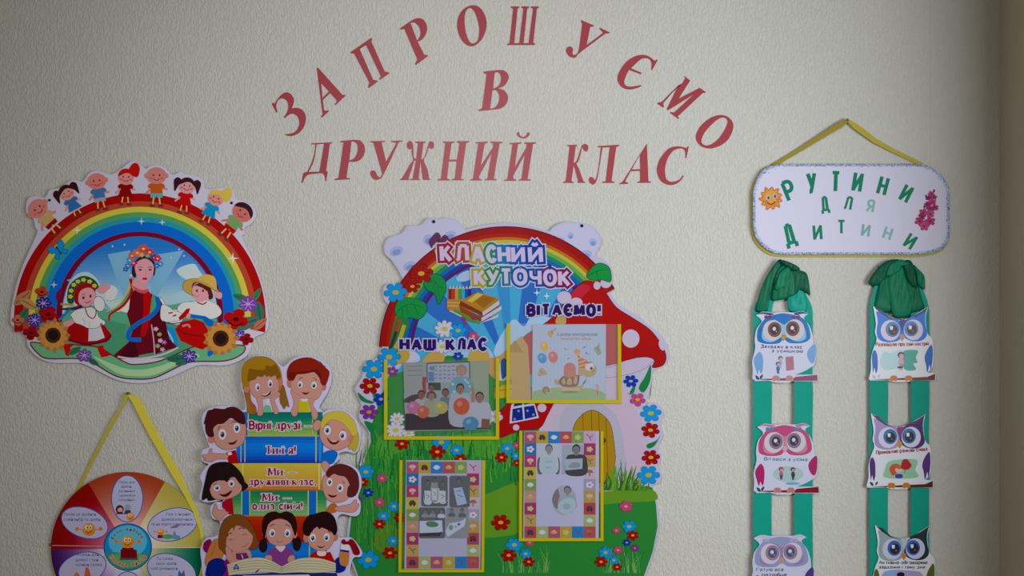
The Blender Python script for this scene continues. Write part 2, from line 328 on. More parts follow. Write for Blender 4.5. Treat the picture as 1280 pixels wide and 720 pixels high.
# ------------------------------------------------------------------ vinyl letters on the wall
LETTERS = [
 ('З', 'first letter of the arched word, tilted far to the left', 335, 80, 7.5, ['36,375 52,362 66,372 80,345~ 115,300~ 160,268~ 205,275~ 240,320~ 240,370~ 222,415 265,411~ 315,425~ 350,470~ 356,525~ 335,595~ 285,650~ 220,675~ 165,668 163,658 215,652~ 262,630~ 290,580~ 292,530~ 270,485~ 235,468~ 200,473~ 160,508 150,495 175,460~ 190,410~ 185,365~ 165,335~ 130,322~ 100,335~ 82,365~ 78,410 90,450 80,458']),
 ('А', 'second letter of the arched word, tilted left', 335, 80, 7.5, ['458,42 470,35 700,290 722,288 728,298 632,386 624,378 645,350~ 630,325 583,272 515,338 526,430 540,440 565,432 572,442 508,502 498,494 512,470', '500,182 572,258 512,318']),
 ('П', 'third letter of the arched word, tilted left', 430, 10, 6.86, ['52,385 58,378 232,258 242,262 236,290 245,310 350,545 385,552 388,562 310,616 300,608 318,590 190,318 135,352 250,615 285,622 292,630 212,688 206,680 218,640 88,392 70,390']),
 ('Р', 'fourth letter of the arched word, leaning left above the short word', 430, 10, 6.86, ['478,178 570,115~ 630,88~ 680,100~ 710,150~ 708,210~ 675,265~ 632,290 690,402 716,402 722,412 618,488 610,480 628,440 518,180 490,186', '572,130 600,125~ 635,150~ 655,200~ 650,245~ 628,280']),
 ('О', 'upright oval near the top of the arched word', 560, 0, 4.966, ['150,33~ 195,45~ 230,95~ 240,150~ 228,210~ 195,262~ 150,288~ 105,272~ 72,225~ 57,165~ 65,105~ 100,55~', '140,50~ 165,75~ 185,130~ 194,190~ 185,250~ 155,270~ 130,252~ 112,205~ 104,150~ 105,95~ 118,60~']),
 ('Ш', 'three-stemmed letter at the top of the arched word', 560, 0, 4.966, ['390,40 442,40 440,48 432,55 412,268 442,268 468,55 455,48 456,40 504,40 502,48 492,55 470,268 500,268 528,55 514,48 515,40 564,40 562,48 552,55 530,265 542,272 538,280 366,280 368,272 382,268 405,55 390,48']),
 ('В', 'single letter standing alone under the arch', 560, 0, 4.966, ['220,445 300,436~ 345,437~ 374,462~ 372,500~ 345,535~ 310,548 350,562~ 373,600~ 362,645~ 330,672~ 290,680~ 190,690 192,682 212,672 240,462 222,455', '290,452 312,450~ 328,475~ 325,515~ 305,540~ 280,550', '276,562 300,562~ 318,595~ 312,640~ 290,668~ 262,675']),
 ('У', 'letter leaning right just after the top of the arched word', 700, 20, 7.2, ['188,35 305,85 302,95 272,98 262,150~ 240,262 385,155 380,140 355,118 360,106 448,148 442,156 410,158 180,330~ 150,365~ 120,377~ 80,360~ 55,320~ 65,285~ 90,275~ 115,290~ 115,345~ 140,348~ 160,330~ 175,270 200,70 190,50']),
 ('Є', 'rounded letter with a middle bar, leaning right in the arched word', 700, 20, 7.2, ['880,395 828,488 820,480 825,435~ 810,395~ 770,380~ 720,395~ 640,470 735,512 730,526 620,486 590,550~ 578,600~ 600,630~ 650,635~ 728,622 732,632 690,650~ 620,662~ 555,640~ 518,580~ 530,510~ 590,420~ 670,365~ 750,350~ 810,370~ 850,402~ 868,392']),
 ('М', 'last but one letter of the arched word, leaning far right', 810, 85, 6.26, ['282,62 330,98 240,240 405,155 452,188 446,196 430,195 232,380 244,392 238,400 172,352 178,344 205,348 360,205 160,330 145,326 235,140 120,275 125,305 118,310 72,280 78,270 105,268 270,120 290,80']),
 ('О', 'oval ending the arched word, lying over to the right', 810, 85, 6.26, ['560,368~ 620,380~ 662,425~ 665,480~ 630,555~ 570,605~ 490,630~ 420,615~ 378,565~ 380,510~ 420,445~ 490,390~', '585,388~ 615,400~ 622,430~ 590,500~ 540,565~ 480,603~ 435,600~ 418,570~ 440,510~ 500,440~ 550,400~']),
 ('Д', 'first letter of the straight lower line', 370, 155, 8.473, ['162,205 388,193 385,203 360,208 320,495 338,508 320,605 310,605 305,560~ 285,525~ 250,522 150,532 110,550~ 85,590~ 70,625 58,622 78,520 120,505 165,410~ 195,310~ 205,215 165,216', '220,215 298,210 248,505 135,508 190,390~']),
 ('Р', 'second letter of the straight lower line', 370, 155, 8.473, ['468,188 480,180 640,168~ 700,190~ 730,250~ 722,320~ 685,375~ 630,400~ 560,400 535,570 575,575 572,585 405,595 408,585 450,570 505,195 470,195', '588,185 620,190~ 650,220~ 652,290~ 620,360~ 565,388']),
 ('У', 'third letter of the straight lower line', 370, 155, 8.473, ['788,182 945,180 942,190 908,195 955,400 1065,200 1010,190 1012,180 1125,175 1122,186 1090,192 930,530~ 890,580~ 840,592~ 800,560~ 788,515~ 810,492~ 840,500~ 862,545~ 885,565~ 900,555~ 915,530 820,200 790,192']),
 ('Ж', 'fourth letter of the straight lower line with six curled arms', 510, 155, 7.53, ['68,165 165,165 162,176 145,182 125,335 150,320~ 170,270~ 190,200~ 205,165~ 235,168~ 247,195~ 235,230~ 210,232~ 195,225~ 175,290~ 150,342~ 185,430~ 200,515 212,520 210,528 140,525 118,350 100,515 112,520 110,528 15,528 18,520 45,515 75,345 60,345 5,515 10,520 8,528 -75,528 -72,520 -55,510 20,380~ 48,340~ 35,280~ 35,230~ 20,240~ -5,225~ -8,185~ 15,160~ 42,175~ 50,230~ 55,310~ 78,330 95,182 70,176']),
 ('Н', 'letter with a level crossbar in the straight lower line', 510, 155, 7.53, ['330,165 438,165 435,175 410,182 388,335 462,335 485,182 460,175 462,162 575,160 572,172 548,180 500,515 525,520 522,530 410,530 415,520 440,515 460,353 385,353 368,515 395,520 392,532 280,532 283,522 310,515 352,182 330,176']),
 ('И', 'letter with a slanting bar and no accent in the straight lower line', 510, 155, 7.53, ['632,172 752,165 748,178 722,185 685,395 800,222 800,182 775,176 778,165 890,168 888,178 862,185 808,515 835,520 830,530 722,530 725,520 748,515 788,272 668,495 672,515 695,520 692,532 585,532 590,522 612,515 662,185 635,180']),
 ('Й', 'letter with a small curved accent above it in the lower line', 510, 155, 7.53, ['955,180 1070,172 1066,184 1035,190 1005,410 1112,225 1118,190 1092,184 1095,174 1205,172 1202,184 1178,190 1125,518 1160,523 1155,533 1040,533 1045,523 1068,518 1100,285 990,490 995,518 1020,523 1015,535 902,535 908,525 935,518 985,192 958,190', '1030,80~ 1045,75~ 1055,105~ 1085,122~ 1112,105~ 1125,80~ 1145,85~ 1140,108~ 1110,132~ 1080,137~ 1048,125~ 1025,100~']),
 ('К', 'first letter of the last word at the right of the lower line', 700, 170, 7.53, ['68,85 162,82 160,95 148,100 128,250 148,245~ 170,200~ 195,120~ 210,85~ 240,75~ 265,95~ 262,130~ 245,148~ 222,130~ 208,110~ 190,190~ 170,245~ 155,262~ 180,310~ 220,425 236,432 232,442 160,440 170,425 130,270 108,425 128,432 125,442 28,442 32,432 55,425 90,100 70,97']),
 ('Л', 'second letter of the last word in the lower line', 700, 170, 7.53, ['355,95 558,82 555,95 530,102 485,425 515,432 510,442 395,442 400,432 430,425 468,105 400,110 365,330~ 345,420~ 315,458~ 280,440~ 272,405~ 290,385~ 315,395~ 325,415~ 340,395~ 360,310~ 385,108 357,106']),
 ('А', 'third letter of the last word in the lower line', 700, 170, 7.53, ['818,72 832,425 858,430 855,440 725,442 728,432 755,425 752,328 665,332 620,415 612,430 645,440 642,450 555,455 562,445 590,430 800,100', '752,180 755,312 675,315']),
 ('С', 'open curved letter ending the lower line', 700, 170, 7.53, ['1212,97 1190,210 1180,205 1180,160~ 1165,125~ 1120,118~ 1060,145~ 1010,220~ 988,320~ 1000,400~ 1040,430~ 1090,425~ 1130,405~ 1155,370 1166,378 1130,425~ 1080,455~ 1020,460~ 950,425~ 912,340~ 925,250~ 980,160~ 1040,110~ 1110,97~ 1160,105~ 1192,115 1202,97']),
]
for ch, where, ox, oy, k, cs in LETTERS:
    sh = Sheet(0, 0.72, 0.4, 0.25); p = Part(sh).o(ox, oy, k)
    loops = [[p.T(q) for q in path(c, False)] for c in cs]
    cx = sum(q[0] for q in loops[0]) / len(loops[0]); by = max(q[1] for q in loops[0])
    if ch == 'Й':
        p.slab([loops[0]], 0, 0.0012, '8c3a44'); p.slab([loops[1]], 0, 0.0012, '8c3a44')
    else: p.slab(loops, 0, 0.0012, '8c3a44')
    o = p.build('vinyl_letter')
    off = Vector((X(cx), 0, Z(by)))
    for v in o.data.vertices: v.co -= off
    o.location = off
    o['label'] = 'red vinyl %s, %s' % (ch, where); o['category'] = 'letter'; o['group'] = 'red vinyl letters of the greeting'
# ------------------------------------------------------------------ board 1: rainbow with dancing children
def kid(p, x, y, r, rot, skin, hair, dress, kind, legs='b07a6a', arms=(-1, 1), trousers=None):
    """small printed child, head centre (x, y), head radius r, in units of the photo wall"""
    p.o(x, y, 10 / r, rot)
    for s in arms: p.S([(s * 5, 14), (s * 13, 19 - 3 * s)], 2.2, skin)
    for s in (-1, 1):
        p.S([(s * 3, 24), (s * 4.4, 35)], 1.8, 'c09a5a'); p.E(s * 5.2, 35.5, 3.4, 1.8, '5a2c2c', n=10)
    if kind == 'girl':
        p.P('-4,9 4,9 6,15 10,26 -10,26 -6,15', dress); p.E(-6.5, 12, 4, 3, dress, rot=-30, n=10); p.E(6.5, 12, 4, 3, dress, rot=30, n=10)
    else:
        p.P('-6,9 6,9 7.5,22 -7.5,22', dress); p.E(-7, 12, 3.4, 2.6, dress, rot=-40, n=10); p.E(7, 12, 3.4, 2.6, dress, rot=40, n=10)
        p.P('-7.5,21 7.5,21 7,26 1,26 0,24 -1,26 -7,26', trousers or '3f7c8c')
    if hair:
        if kind == 'girl' and hair[1] == 'tails':
            for s in (-1, 1): p.B([(s * 8, -6), (s * 13, -10), (s * 18, -6), (s * 17, 3), (s * 15, 9), (s * 12, 2)], hair[0])
        elif hair[1] == 'tail':
            p.B('3,-9 8,-18 14,-19 18,-12 16,-2 12,-1 8,-6', hair[0])
    wide = 1.22 if kind == 'boy' else 1.05
    if hair and hair[1] != 'none': p.E(0, -1.6, 10 * wide, 10, hair[0], n=20)
    p.E(0, 0 if not hair else 1, 9.7 * wide, 9.2 if hair else 10, skin, n=20)
    if hair: p.B([(-9.6 * wide, -1), (-8, -8), (0, -11.2), (8, -8), (9.6 * wide, -1), (4, -5.2), (-2, -5)], hair[0])
    else:
        for s in (-1, 1): p.E(s * 12, 0, 2.4, 3, skin, n=8)
    for s in (-1, 1):
        p.E(s * 3.6, -0.6, 1.0, 1.3, '2c1a18', n=8); p.E(s * 6.6, 3, 2, 1.4, 'b4544e', n=8)
    p.S('-4,3.6 0,5.6 4,3.6', 1, '7c2620')
    p.o()
def mixc(a, b, t): return '%02x%02x%02x' % tuple(int(int(a[i:i + 2], 16) * (1 - t) + int(b[i:i + 2], 16) * t) for i in (0, 2, 4))
SH = Sheet(0.0075, 0.57)
R = thing('rainbow_poster_board', 'rounded white-edged board with a rainbow arch over three figures in folk costume', 'wall board', 176, 478)
OUT = [(36,267.8),(34,262),(37,248.3),(46.7,245.4),(58,247),(64,237.6),(73.9,235.7),(83.6,229.9),(93.3,225),(105,227),(112.8,217.2),(122.5,213.7),(134,217),(142,218),(151.6,212.4),(161.4,204.6),(169,202),(177,206.5),(183.6,211.4),(189.4,207.9),(199,207),(208.9,211.4),(216.7,219),(226.4,215.3),(234,218.5),(247.8,221),(255.5,226),(258.5,236.7),(278.9,235),(292.5,237.6),(296,248.3),(306,252),(317.7,259),(321.5,269.7),(314.9,280),(307,285),(306.5,293),(304,298),(317.7,326),(326,346),(333.6,375.8),(337,400),(333.5,414.4),(318,422.8),(313.7,438),(304,448.8),(282.5,456.5),(253,456),(238.8,460),(211.7,472.2),(186.7,478),(166.7,478.5),(145.8,474),(125,464),(108.3,455.8),(97.9,453.4),(68.8,453.4),(50,447.2),(37.5,434.5),(34.4,421.7),(29,413.8),(17,407),(15,394.6),(20.8,361),(31,330),(47.6,293),(46,285),(43,273.6)]
p = Part(SH); loop = spline(OUT, True, 4)
p.slab([loop], 0.003, 0.0075, 'a8a6c8', '8f8c9c'); p.build('panel', R)
p = Part(SH)
for r0, r1, c in ((157, 146, '8c0208'), (146, 138.5, '964030'), (138.5, 131, 'aca443'), (131, 124, '4a8452'), (124, 117.5, '2a7f96'), (117.5, 104, '0d5cb4'), (104, 97, '640a24')):
    yo, yi = 399 - (157 - r0) * 0.1, 399 - (157 - r1) * 0.1
    d = SH.next(); q = []; n = 64
    for i in range(n + 1):
        a = math.radians(174 + (366 - 174) * i / n)
        q += [(176 + r0 * math.cos(a), yo + r0 * math.sin(a)), (176 + r1 * math.cos(a), yi + r1 * math.sin(a))]
    p.raw(q, [(2 * i, 2 * i + 1, 2 * i + 3, 2 * i + 2) for i in range(n)], d, c)
for x, y, r in ((98, 288, 6), (178, 277, 5), (204, 278, 4.5), (292, 323, 8), (69, 356, 5)): p.star(x, y, r, 'c8d4e6', 4, 0.2)
p.build('rainbow', R)
p = Part(SH)          # the round picture under the rainbow
sky = [(176 + 97 * math.cos(math.radians(a)), 392.5 + 97 * math.sin(math.radians(a))) for a in range(180, 361, 4)]
p.P(sky + [(273, 415), (79, 415)], '2f68b0')
for yb, c in [(306 + 4 * i, mixc('2f68b0', '9ab8d0', (i / 18) ** 1.2)) for i in range(1, 19)]:
    h = math.sqrt(97 ** 2 - (392.5 - yb) ** 2) - 0.5
    p.P([(176 - h, yb), (176 + h, yb), (272.5, 392), (79.5, 392)], c)
for x, w in ((95, 10), (150, 14), (215, 16), (252, 12)): p.P([(170 + (x - 170) * 0.3, 395), (x - w, 318 if 120 < x < 230 else 350), (x + w, 313 if 120 < x < 230 else 345)], '6c9aca')
p.B('84,365 95,345 110,340 122,348 130,362 140,372 120,385 90,388', '9fb2cc'); p.B('222,338 232,332 244,330 250,338 260,352 262,358 240,352 228,346', 'a9b6d0'); p.B('236,360 262,352 270,375 250,385 205,378', '8fabc8')
p.P('79,400 84,384 110,380 150,390 200,384 240,376 270,384 273,415 268,436 79,436', '4c8f74')
p.P('79,404 120,396 170,408 230,398 273,402 268,445 120,450 60,438', '3f7f62')
for x, y in ((142, 308), (157, 306), (215, 322), (231, 320), (225, 312)): p.E(x, y, 1.3, 1.3, 'a8a0d8', n=8)
p.build('picture', R)
# costumed children left and right, woman in the middle
p = Part(SH).o(135, 290, 4.5)
p.S('150,430 120,520 100,570', 4, '3f9a78'); p.B('0,300 40,305 62,335 35,372 0,362 -20,330', 'b4b8d2'); p.B('150,325 172,370 165,425 140,455 90,450 62,430 100,380', 'b8bcd6', ol=(0.4, '40304a'))
p.B('300,365 342,425 405,440 430,470 405,520 340,505 308,470', 'b8bcd6', ol=(0.4, '40304a')); p.S('340,450 370,470 395,480', 8, 'a01828')
p.P('310,520 380,540 405,640 370,640 325,585', '2c78b4'); p.S('330,540 365,600 372,635', 8, '7ec0cc')
p.P('150,330 132,350 124,430 112,460 142,560 120,620 40,690 58,716 400,650 350,600 330,520 326,430 292,370 245,345 200,325 170,320', '58101c')
p.P('70,690 150,590 180,700 90,712', '3c0a16'); p.P('250,380 300,400 322,470 350,600 380,650 262,690 255,520', '4a0c1a')
p.S('60,700 160,712 300,692 400,648', 10, 'b09aa8'); p.S('250,520 262,600 268,690', 7, 'a88a98')
p.S('150,260 120,340 70,420 0,460', 22, '3f8a6c', 12); p.S('140,260 118,330 66,410 -4,448', 12, 'b09a4c', 6); p.S('132,262 140,330 95,410 20,462 12,500', 18, '9c101c', 10)
p.B('205,335 245,345 246,430 240,500 216,580 190,575 205,450', '9a0d14')
p.B('258,350 280,400 252,470 240,490 246,420', '3f8a6c'); p.S('280,365 288,420 250,470 180,510 128,555 125,600 192,605', 24, '0f5cae')
p.B('158,262 218,275 224,322 192,338 140,312', 'b8808c'); p.B('140,300 190,325 236,322 215,345 170,336', 'b04a50')
p.B('140,235 150,175 200,135 255,155 274,200 262,250 250,180 215,165 178,182 162,255', '2c1420'); p.B('156,195 170,168 215,150 256,176 263,220 243,265 206,286 172,260', 'bc8590')
for x in (187, 243): p.E(x, 213, 9, 5, '2c1828', n=10); p.S([(x - 14, 202), (x, 196), (x + 13, 201)], 3, '3c1c24')
p.S('216,215 222,240 212,246', 2.5, '9a5c68'); p.E(213, 263, 15, 7, 'a82030', n=12); p.E(135, 245, 7, 7, 'c8b0a0', n=10)
for x, y, r, c in ((105, 210, 16, '1c4a8c'), (118, 190, 20, '2f6fb0'), (150, 175, 22, 'b0304c'), (128, 160, 22, '3a80b4'), (140, 135, 24, 'b0503c'), (170, 118, 28, 'b86040'), (205, 95, 30, 'b84a30'), (240, 115, 28, 'a83c3c'), (265, 145, 22, '4a2c5c'), (285, 150, 24, 'b03048'), (300, 180, 20, '3a80b4'), (280, 190, 18, '2c5ca4'), (195, 130, 16, 'b08a48'), (228, 135, 14, '5a8a4a')):
    p.flower(x, y, r, c, 'c8a898', 5)
for x, y, c in ((275, 545, 'b090a8'), (300, 610, 'b090a8'), (312, 660, 'a878a0'), (285, 640, '6a8a5a'), (322, 620, '7a5a9a'), (295, 575, '6a8a5a')): p.flower(x, y, 15, c, 'c0a060', 5)
p.build('woman_figure', R, 'woman in dark red folk dress and flower wreath')
# meadow bank with its dark red outline
p = Part(SH)
bank = '39.6,428 62,430 98,431 125,434 139.6,442.5 158,452.5 170,455.4 201,451 241,434 262,431 295,431 307,433 303,442.5 282.5,450.8 241,452 222,459 195,471.7 170,473.5 146,469.6 116.7,453 98,448 62.5,448 50,442.5'
p.B(bank, '5a9470', ol=(1.6, '5a2020')); p.B('118,445 150,458 175,462 205,456 240,442 250,446 222,456 195,468 172,470 148,466', '8fac86')
p.build('meadow_bank', R)
p = Part(SH).o(0, 330, 4.8)
p.B('410,215 425,125 500,72 570,92 602,140 570,152 520,118 470,142 452,225 430,240', '1c4438')
p.S('500,250 450,268 375,270', 22, '3a1838', 10); p.S('370,240 450,245', 12, '9a7a30'); p.S('430,270 380,320 360,335', 14, '2c6ca8')
p.P('455,230 450,165 480,125 540,108 584,150 575,180 540,140 500,150 478,190 486,258', '8c1420')
p.B('476,215 488,162 540,140 576,165 580,205 552,246 516,257 486,240', 'bc8590', ol=(0.4, '4a2030'))
for x, y in ((430, 195), (434, 160), (450, 125), (475, 105), (508, 95), (545, 105), (574, 130)): p.flower(x, y, 15, 'b4b040', 'a05030', 5)
for x, y in ((508, 203), (550, 193)): p.E(x, y, 7, 9, '2c1828', n=10)
p.S('498,186 510,180 520,183', 3, '3c1c24'); p.S('518,228 535,232 552,218', 5, '8c2030')
p.o(60, 360, 8)
p.B('500,30 540,-30 600,-45 640,-10 600,30 560,60', 'b48088'); p.B('580,95 600,40 650,60 690,110 650,150 600,140', 'b4b6d0'); p.S('590,120 640,130 690,110', 8, '4c9a80')
p.B('470,120 510,82 560,108 582,170 562,222 520,232 478,192', 'b6b8d2', ol=(0.5, '40304a'))
p.P('270,345 420,400 545,370 575,370 648,468 600,540 405,578 230,530 190,400', '8c101c'); p.S('215,515 400,560 590,525 640,470', 22, '5c0c28')
for i in range(6): p.S([(255 + i * 28, 380 + i * 4), (245 + i * 28, 520 + i * 6)], 3, '5c0c20')
p.P('420,398 535,370 580,495 500,525 415,530', 'aaaac8')
p.B('160,350 215,325 270,300 285,335 235,375 190,392', 'b48088')
p.B('235,270 280,225 335,205 390,198 450,192 500,230 522,290 584,335 568,372 540,350 518,392 420,402 350,370 282,345 250,290', 'b6b8d2', ol=(0.5, '40304a'))
p.S('385,200 408,270 460,305 490,265 492,215', 10, '6c1020'); p.S('350,300 380,340 372,370', 3, '605878'); p.S('430,330 425,390', 3, '605878')
p.P('295,560 240,590 222,680 190,670 162,570 230,553', 'a01414'); p.P('500,580 562,568 580,630 642,668 600,682 545,692 520,640', 'a01414')
p.build('girl_figure', R, 'dancing girl in white blouse and red skirt')
p = Part(SH).o(200, 330, 5.535)
p.P('110,450 150,405 245,378 312,405 350,490 362,550 300,592 240,572 150,530', '9a1018'); p.S('130,450 180,480 300,500', 8, '6c0a18'); p.S('160,430 200,420 215,440', 14, 'b86a70')
p.P('345,560 386,548 376,620 345,642 333,625', '0f5cae')
p.B('18,285 60,290 110,325 155,335 160,380 95,398 40,400 10,370', 'b8bad4', ol=(0.4, '40304a')); p.S('65,340 95,335', 10, 'a01828'); p.S('95,360 120,352', 10, 'a01828'); p.S('30,395 90,412 190,395', 6, '1c2c5c')
p.B('125,312 160,268 250,258 330,250 402,282 432,330 412,362 350,382 280,362 220,346 160,342', 'b8bad4', ol=(0.4, '40304a'))
p.P('215,345 320,360 402,410 382,452 330,420 300,382 220,372', '0f5cae'); p.P('135,370 190,310 216,305 202,350 145,392', '9c1420'); p.B('195,345 220,340 210,375 190,370', 'b48088')
p.B('235,200 230,140 300,118 352,160 374,228 345,245 335,195 290,160', '4c1a1c')
p.B('236,152 272,130 330,165 346,205 330,240 292,264 250,242 228,205', 'bc8590'); p.B('380,190 432,200 428,240 395,232', 'bc8590'); p.P('300,120 356,160 372,230 348,242 335,190 300,165 262,150 235,150', '4c1a1c')
p.B('165,145 190,112 250,100 330,110 402,172 405,192 340,158 262,125 232,140 228,200 240,222 205,205 172,180', 'a08444', ol=(0.5, '5c4420')); p.B('270,104 320,72 382,90 398,150 388,176 330,132', 'b0944c')
for x, y in ((262, 185), (304, 185)): p.E(x, y, 7, 9, '2c1828', n=10)
p.S('245,212 262,228 276,212', 5, 'b06070'); p.S('262,262 300,278 330,262', 9, '9c1420')
p.build('boy_figure', R, 'boy in straw hat and white shirt')
def sunflower(name, cx, cy, r):
    p = Part(SH); rnd = random.Random(int(cx))
    for ring, (k, c) in enumerate(((1.0, '946434'), (0.86, 'a87840'))):
        for i in range(13):
            a = (i + 0.5 * ring) * 2 * math.pi / 13; p.o(cx, cy, 1, math.degrees(a))
            p.B([(r * .3, -r * .13), (r * .75 * k, -r * .17), (r * k * rnd.uniform(.95, 1.08), 0), (r * .75 * k, r * .17), (r * .3, r * .13)], c, n=2)
    p.o(); p.E(cx, cy, r * .46, r * .46, '3c1c14'); p.E(cx, cy, r * .3, r * .3, '1c0e10'); p.build(name, R)
def cluster(name, items, label=None):
    p = Part(SH)
    for kind, x, y, r, c, rot in items:
        if kind == 'leaf': p.o(x, y, 1, rot); p.B([(-r, 0), (-r * .3, -r * .42), (r * .5, -r * .3), (r, 0), (r * .4, r * .36), (-r * .4, r * .4)], c); p.S([(-r * .8, 0), (r * .8, 0)], r * .06, '16382c'); p.o()
        elif kind == 'poppy':
            p.flower(x, y, r, c, '2c0a10', 4, rot=rot, cr=.24); p.S([(x - r * .7, y + r * .1), (x - r * .1, y + r * .5), (x + r * .6, y + r * .3)], r * .12, '4c0610')
        else:
            p.flower(x, y, r, c, 'b8a8c8' if kind == 'violet' else '30204c', 7, rot=rot, cr=.2)
            for i in range(7): a = rot + i * 2 * math.pi / 7; p.S([(x, y), (x + r * .75 * math.cos(a), y + .8 * r * .75 * math.sin(a))], r * .08, '9a86c0' if kind == 'violet' else '5a5a9a')
    p.build(name, R, label)
cluster('flower_bunch', [('leaf', 30, 372, 14, '96684c', -40), ('leaf', 38, 380, 13, 'a0764c', 30), ('leaf', 30, 396, 13, '2c5c50', -60), ('poppy', 54, 365, 9, '9a3a28', .3), ('leaf', 46, 405, 14, '3a4a50', 80), ('poppy', 24, 400, 8, 'a05a40', 0), ('poppy', 62, 393, 13, '8c0c14', .5), ('poppy', 41, 416, 11, '7c1420', .2), ('violet', 56, 379, 10, '2c1c6a', 0), ('violet', 45, 400, 10, '3a2c84', .4), ('leaf', 76, 368, 9, '6a1030', -70)], 'poppies and violets at the left edge')
cluster('flower_bunch', [('leaf', 302, 372, 10, '2a5c44', 200), ('leaf', 322, 368, 9, '2f6a4c', -60), ('leaf', 325, 390, 14, '2a5c50', 80), ('leaf', 308, 404, 18, '355f58', -20), ('leaf', 326, 405, 11, 'a05c4c', -40), ('violet', 311, 380, 12, '6a3a94', .2), ('poppy', 296, 399, 16, '960c14', .4), ('violet', 301, 419, 8, '3a2c8a', 0), ('poppy', 309, 424, 9, '7a0e18', .2)], 'poppy and violets at the right edge')
sunflower('sunflower', 68, 419, 21); sunflower('sunflower', 277, 423, 22)
cluster('cornflower', [('leaf', 95, 438, 9, '2a5c44', -30), ('leaf', 118, 452, 8, '2a5040', 30), ('violet', 107, 444, 10, '5a3a84', .3)])
cluster('cornflower', [('leaf', 222, 448, 12, '225444', 175), ('leaf', 230, 452, 10, '2a5c4c', 160), ('violet', 238, 445, 10, '3a2c7c', .1)])
p = Part(SH).o(75, 313, 1, -35)
for s in (-1, 1): p.B([(0, 0), (s * 4, -8), (s * 10, -9), (s * 10, -2), (s * 5, 1), (s * 9, 5), (s * 6, 9), (s * 2, 5)], '1c7cc0', ol=(0.6, '124a80'))
p.S('0,-6 0,6', 1.6, '20243c'); p.build('butterfly', R)
KIDS = [(49, 261, 11, -42, 'b0706c', None, 'a88a5c', 'boy', '7c1420'), (85, 241.5, 9, -28, 'b4807c', ('2c0f14', 'tails'), '2f5c94', 'girl', None), (122.5, 227, 10, -10, 'b06a66', None, '3a6090', 'boy', '8c8094'),
        (159, 222, 9.4, 2, 'b47878', ('a02414', 'tail'), '701010', 'girl', None), (197, 220, 10.5, 0, 'aa6c68', None, 'a04c28', 'boy', '4c90a0'), (235, 233, 9.4, 8, 'b48088', ('2c0f18', 'tails'), 'a00c14', 'girl', None),
        (271, 248, 9.4, 24, 'b07a70', ('b09a48', 'tail'), '2078a8', 'girl', None), (304, 266, 10.8, 38, 'a4605c', ('2c1014', 'cap'), '5c8450', 'boy', '960e16')]
for i, (x, y, r, rot, skin, hair, dress, kind, tr) in enumerate(KIDS):
    p = Part(SH); kid(p, x, y, r, rot, skin, hair, dress, kind, trousers=tr); p.build('child_figure', R)
for x, y in ((63.7, 250.5), (290.5, 254)):
    p = Part(SH); p.E(x, y, 1.7, 1.7, '101018', n=12); p.build('screw_hole', R)
# ------------------------------------------------------------------ board 2: round choice wheel on a yellow ribbon
SH = Sheet(0.007, 0.47)
R = thing('choice_wheel', 'round disc of coloured sectors with white ovals, hung from a yellow ribbon', 'wheel', 160.5, 780)
CX, CY, RR = 160.5, 685, 95.5
p = Part(SH); loop = [(CX + RR * math.cos(2 * math.pi * i / 96), CY + RR * math.sin(2 * math.pi * i / 96)) for i in range(96)]
p.slab([loop], 0.004, 0.007, '6a3026', '6c5c4c'); p.build('disc', R)
def mixc(a, b, t): return '%02x%02x%02x' % tuple(int(int(a[i:i + 2], 16) * (1 - t) + int(b[i:i + 2], 16) * t) for i in (0, 2, 4))
for k, (c0, c1) in enumerate((('004c3c', 'a09a78'), ('2a4a8c', 'a0a0c0'), ('33104a', 'a09abc'), ('680006', '985068'), ('7c3220', 'b08a8c'), ('867e38', 'b0a898'))):
    p = Part(SH); N = 20
    for j in range(N):
        r1 = RR * (1 - j / N * 0.72); r0 = RR * (1 - (j + 1) / N * 0.72)
        t = j / (N - 1); p.ring(CX, CY, r0, r1, mixc(c0, c1, t ** 1.3), k * 60 - 0.8, k * 60 + 59.2, 16)
    p.build('sector', R)
p = Part(SH); p.S([(67, 681), (131, 682)], 0.8, '8c7c8c'); p.build('fold_line', R)
p = Part(SH); p.S([(190, 684), (255, 683.5)], 0.8, 'b0a890'); p.build('fold_line', R)
BL = '24407c'; WH = '8c8cb2'
def smiley(p, x, y, r, arms=True, boots=True):
    if arms:
        for s in (-1, 1): p.S([(x + s * r, y + r * .1), (x + s * r * 1.6, y - r * .1)], r * .2, '9a6a50'); p.B([(x + s * r * 1.6, y - r * .35), (x + s * r * 2, y - r * .3), (x + s * r * 2.1, y + r * .1), (x + s * r * 1.6, y + r * .2)], 'a8602c')
    if boots:
        p.P([(x - r * .9, y + r * .9), (x + r * .9, y + r * .9), (x + r * .95, y + r * 1.9), (x - r * .95, y + r * 1.9)], '641018')
    p.E(x, y, r, r, 'a8682a'); p.E(x - r * .15, y - r * .25, r * .72, r * .6, 'b87c34')
    for s in (-1, 1): p.E(x + s * r * .3 - r * .05, y - r * .35, r * .24, r * .3, 'c8c4cc', n=10); p.E(x + s * r * .25, y - r * .3, r * .11, r * .16, '101830', n=8)
    p.S([(x - r * .5, y + r * .25), (x, y + r * .5), (x + r * .5, y + r * .2)], r * .12, '6a2a14')
def oval(cx, cy, rx, ry, rot, lines, size, name='oval'):
    p = Part(SH); p.E(cx, cy, rx + 1, ry + 1, BL, rot, n=40); p.E(cx, cy, rx, ry, WH, rot, n=40)
    for t, x, y, w in lines: p.text(t, x, y, size, '3c4464', w=w, bold=0.012, align='c')
    return p
p = oval(160.3, 622.7, 19, 28.6, 0, [('Перш ніж', 160, 603.5, 20), ('діяти,', 159.5, 609, 14), ('зупинись', 160, 614.5, 21), ('і домовся,', 160.5, 620, 21), ('спокійно.', 160, 625.5, 20)], 3.1)
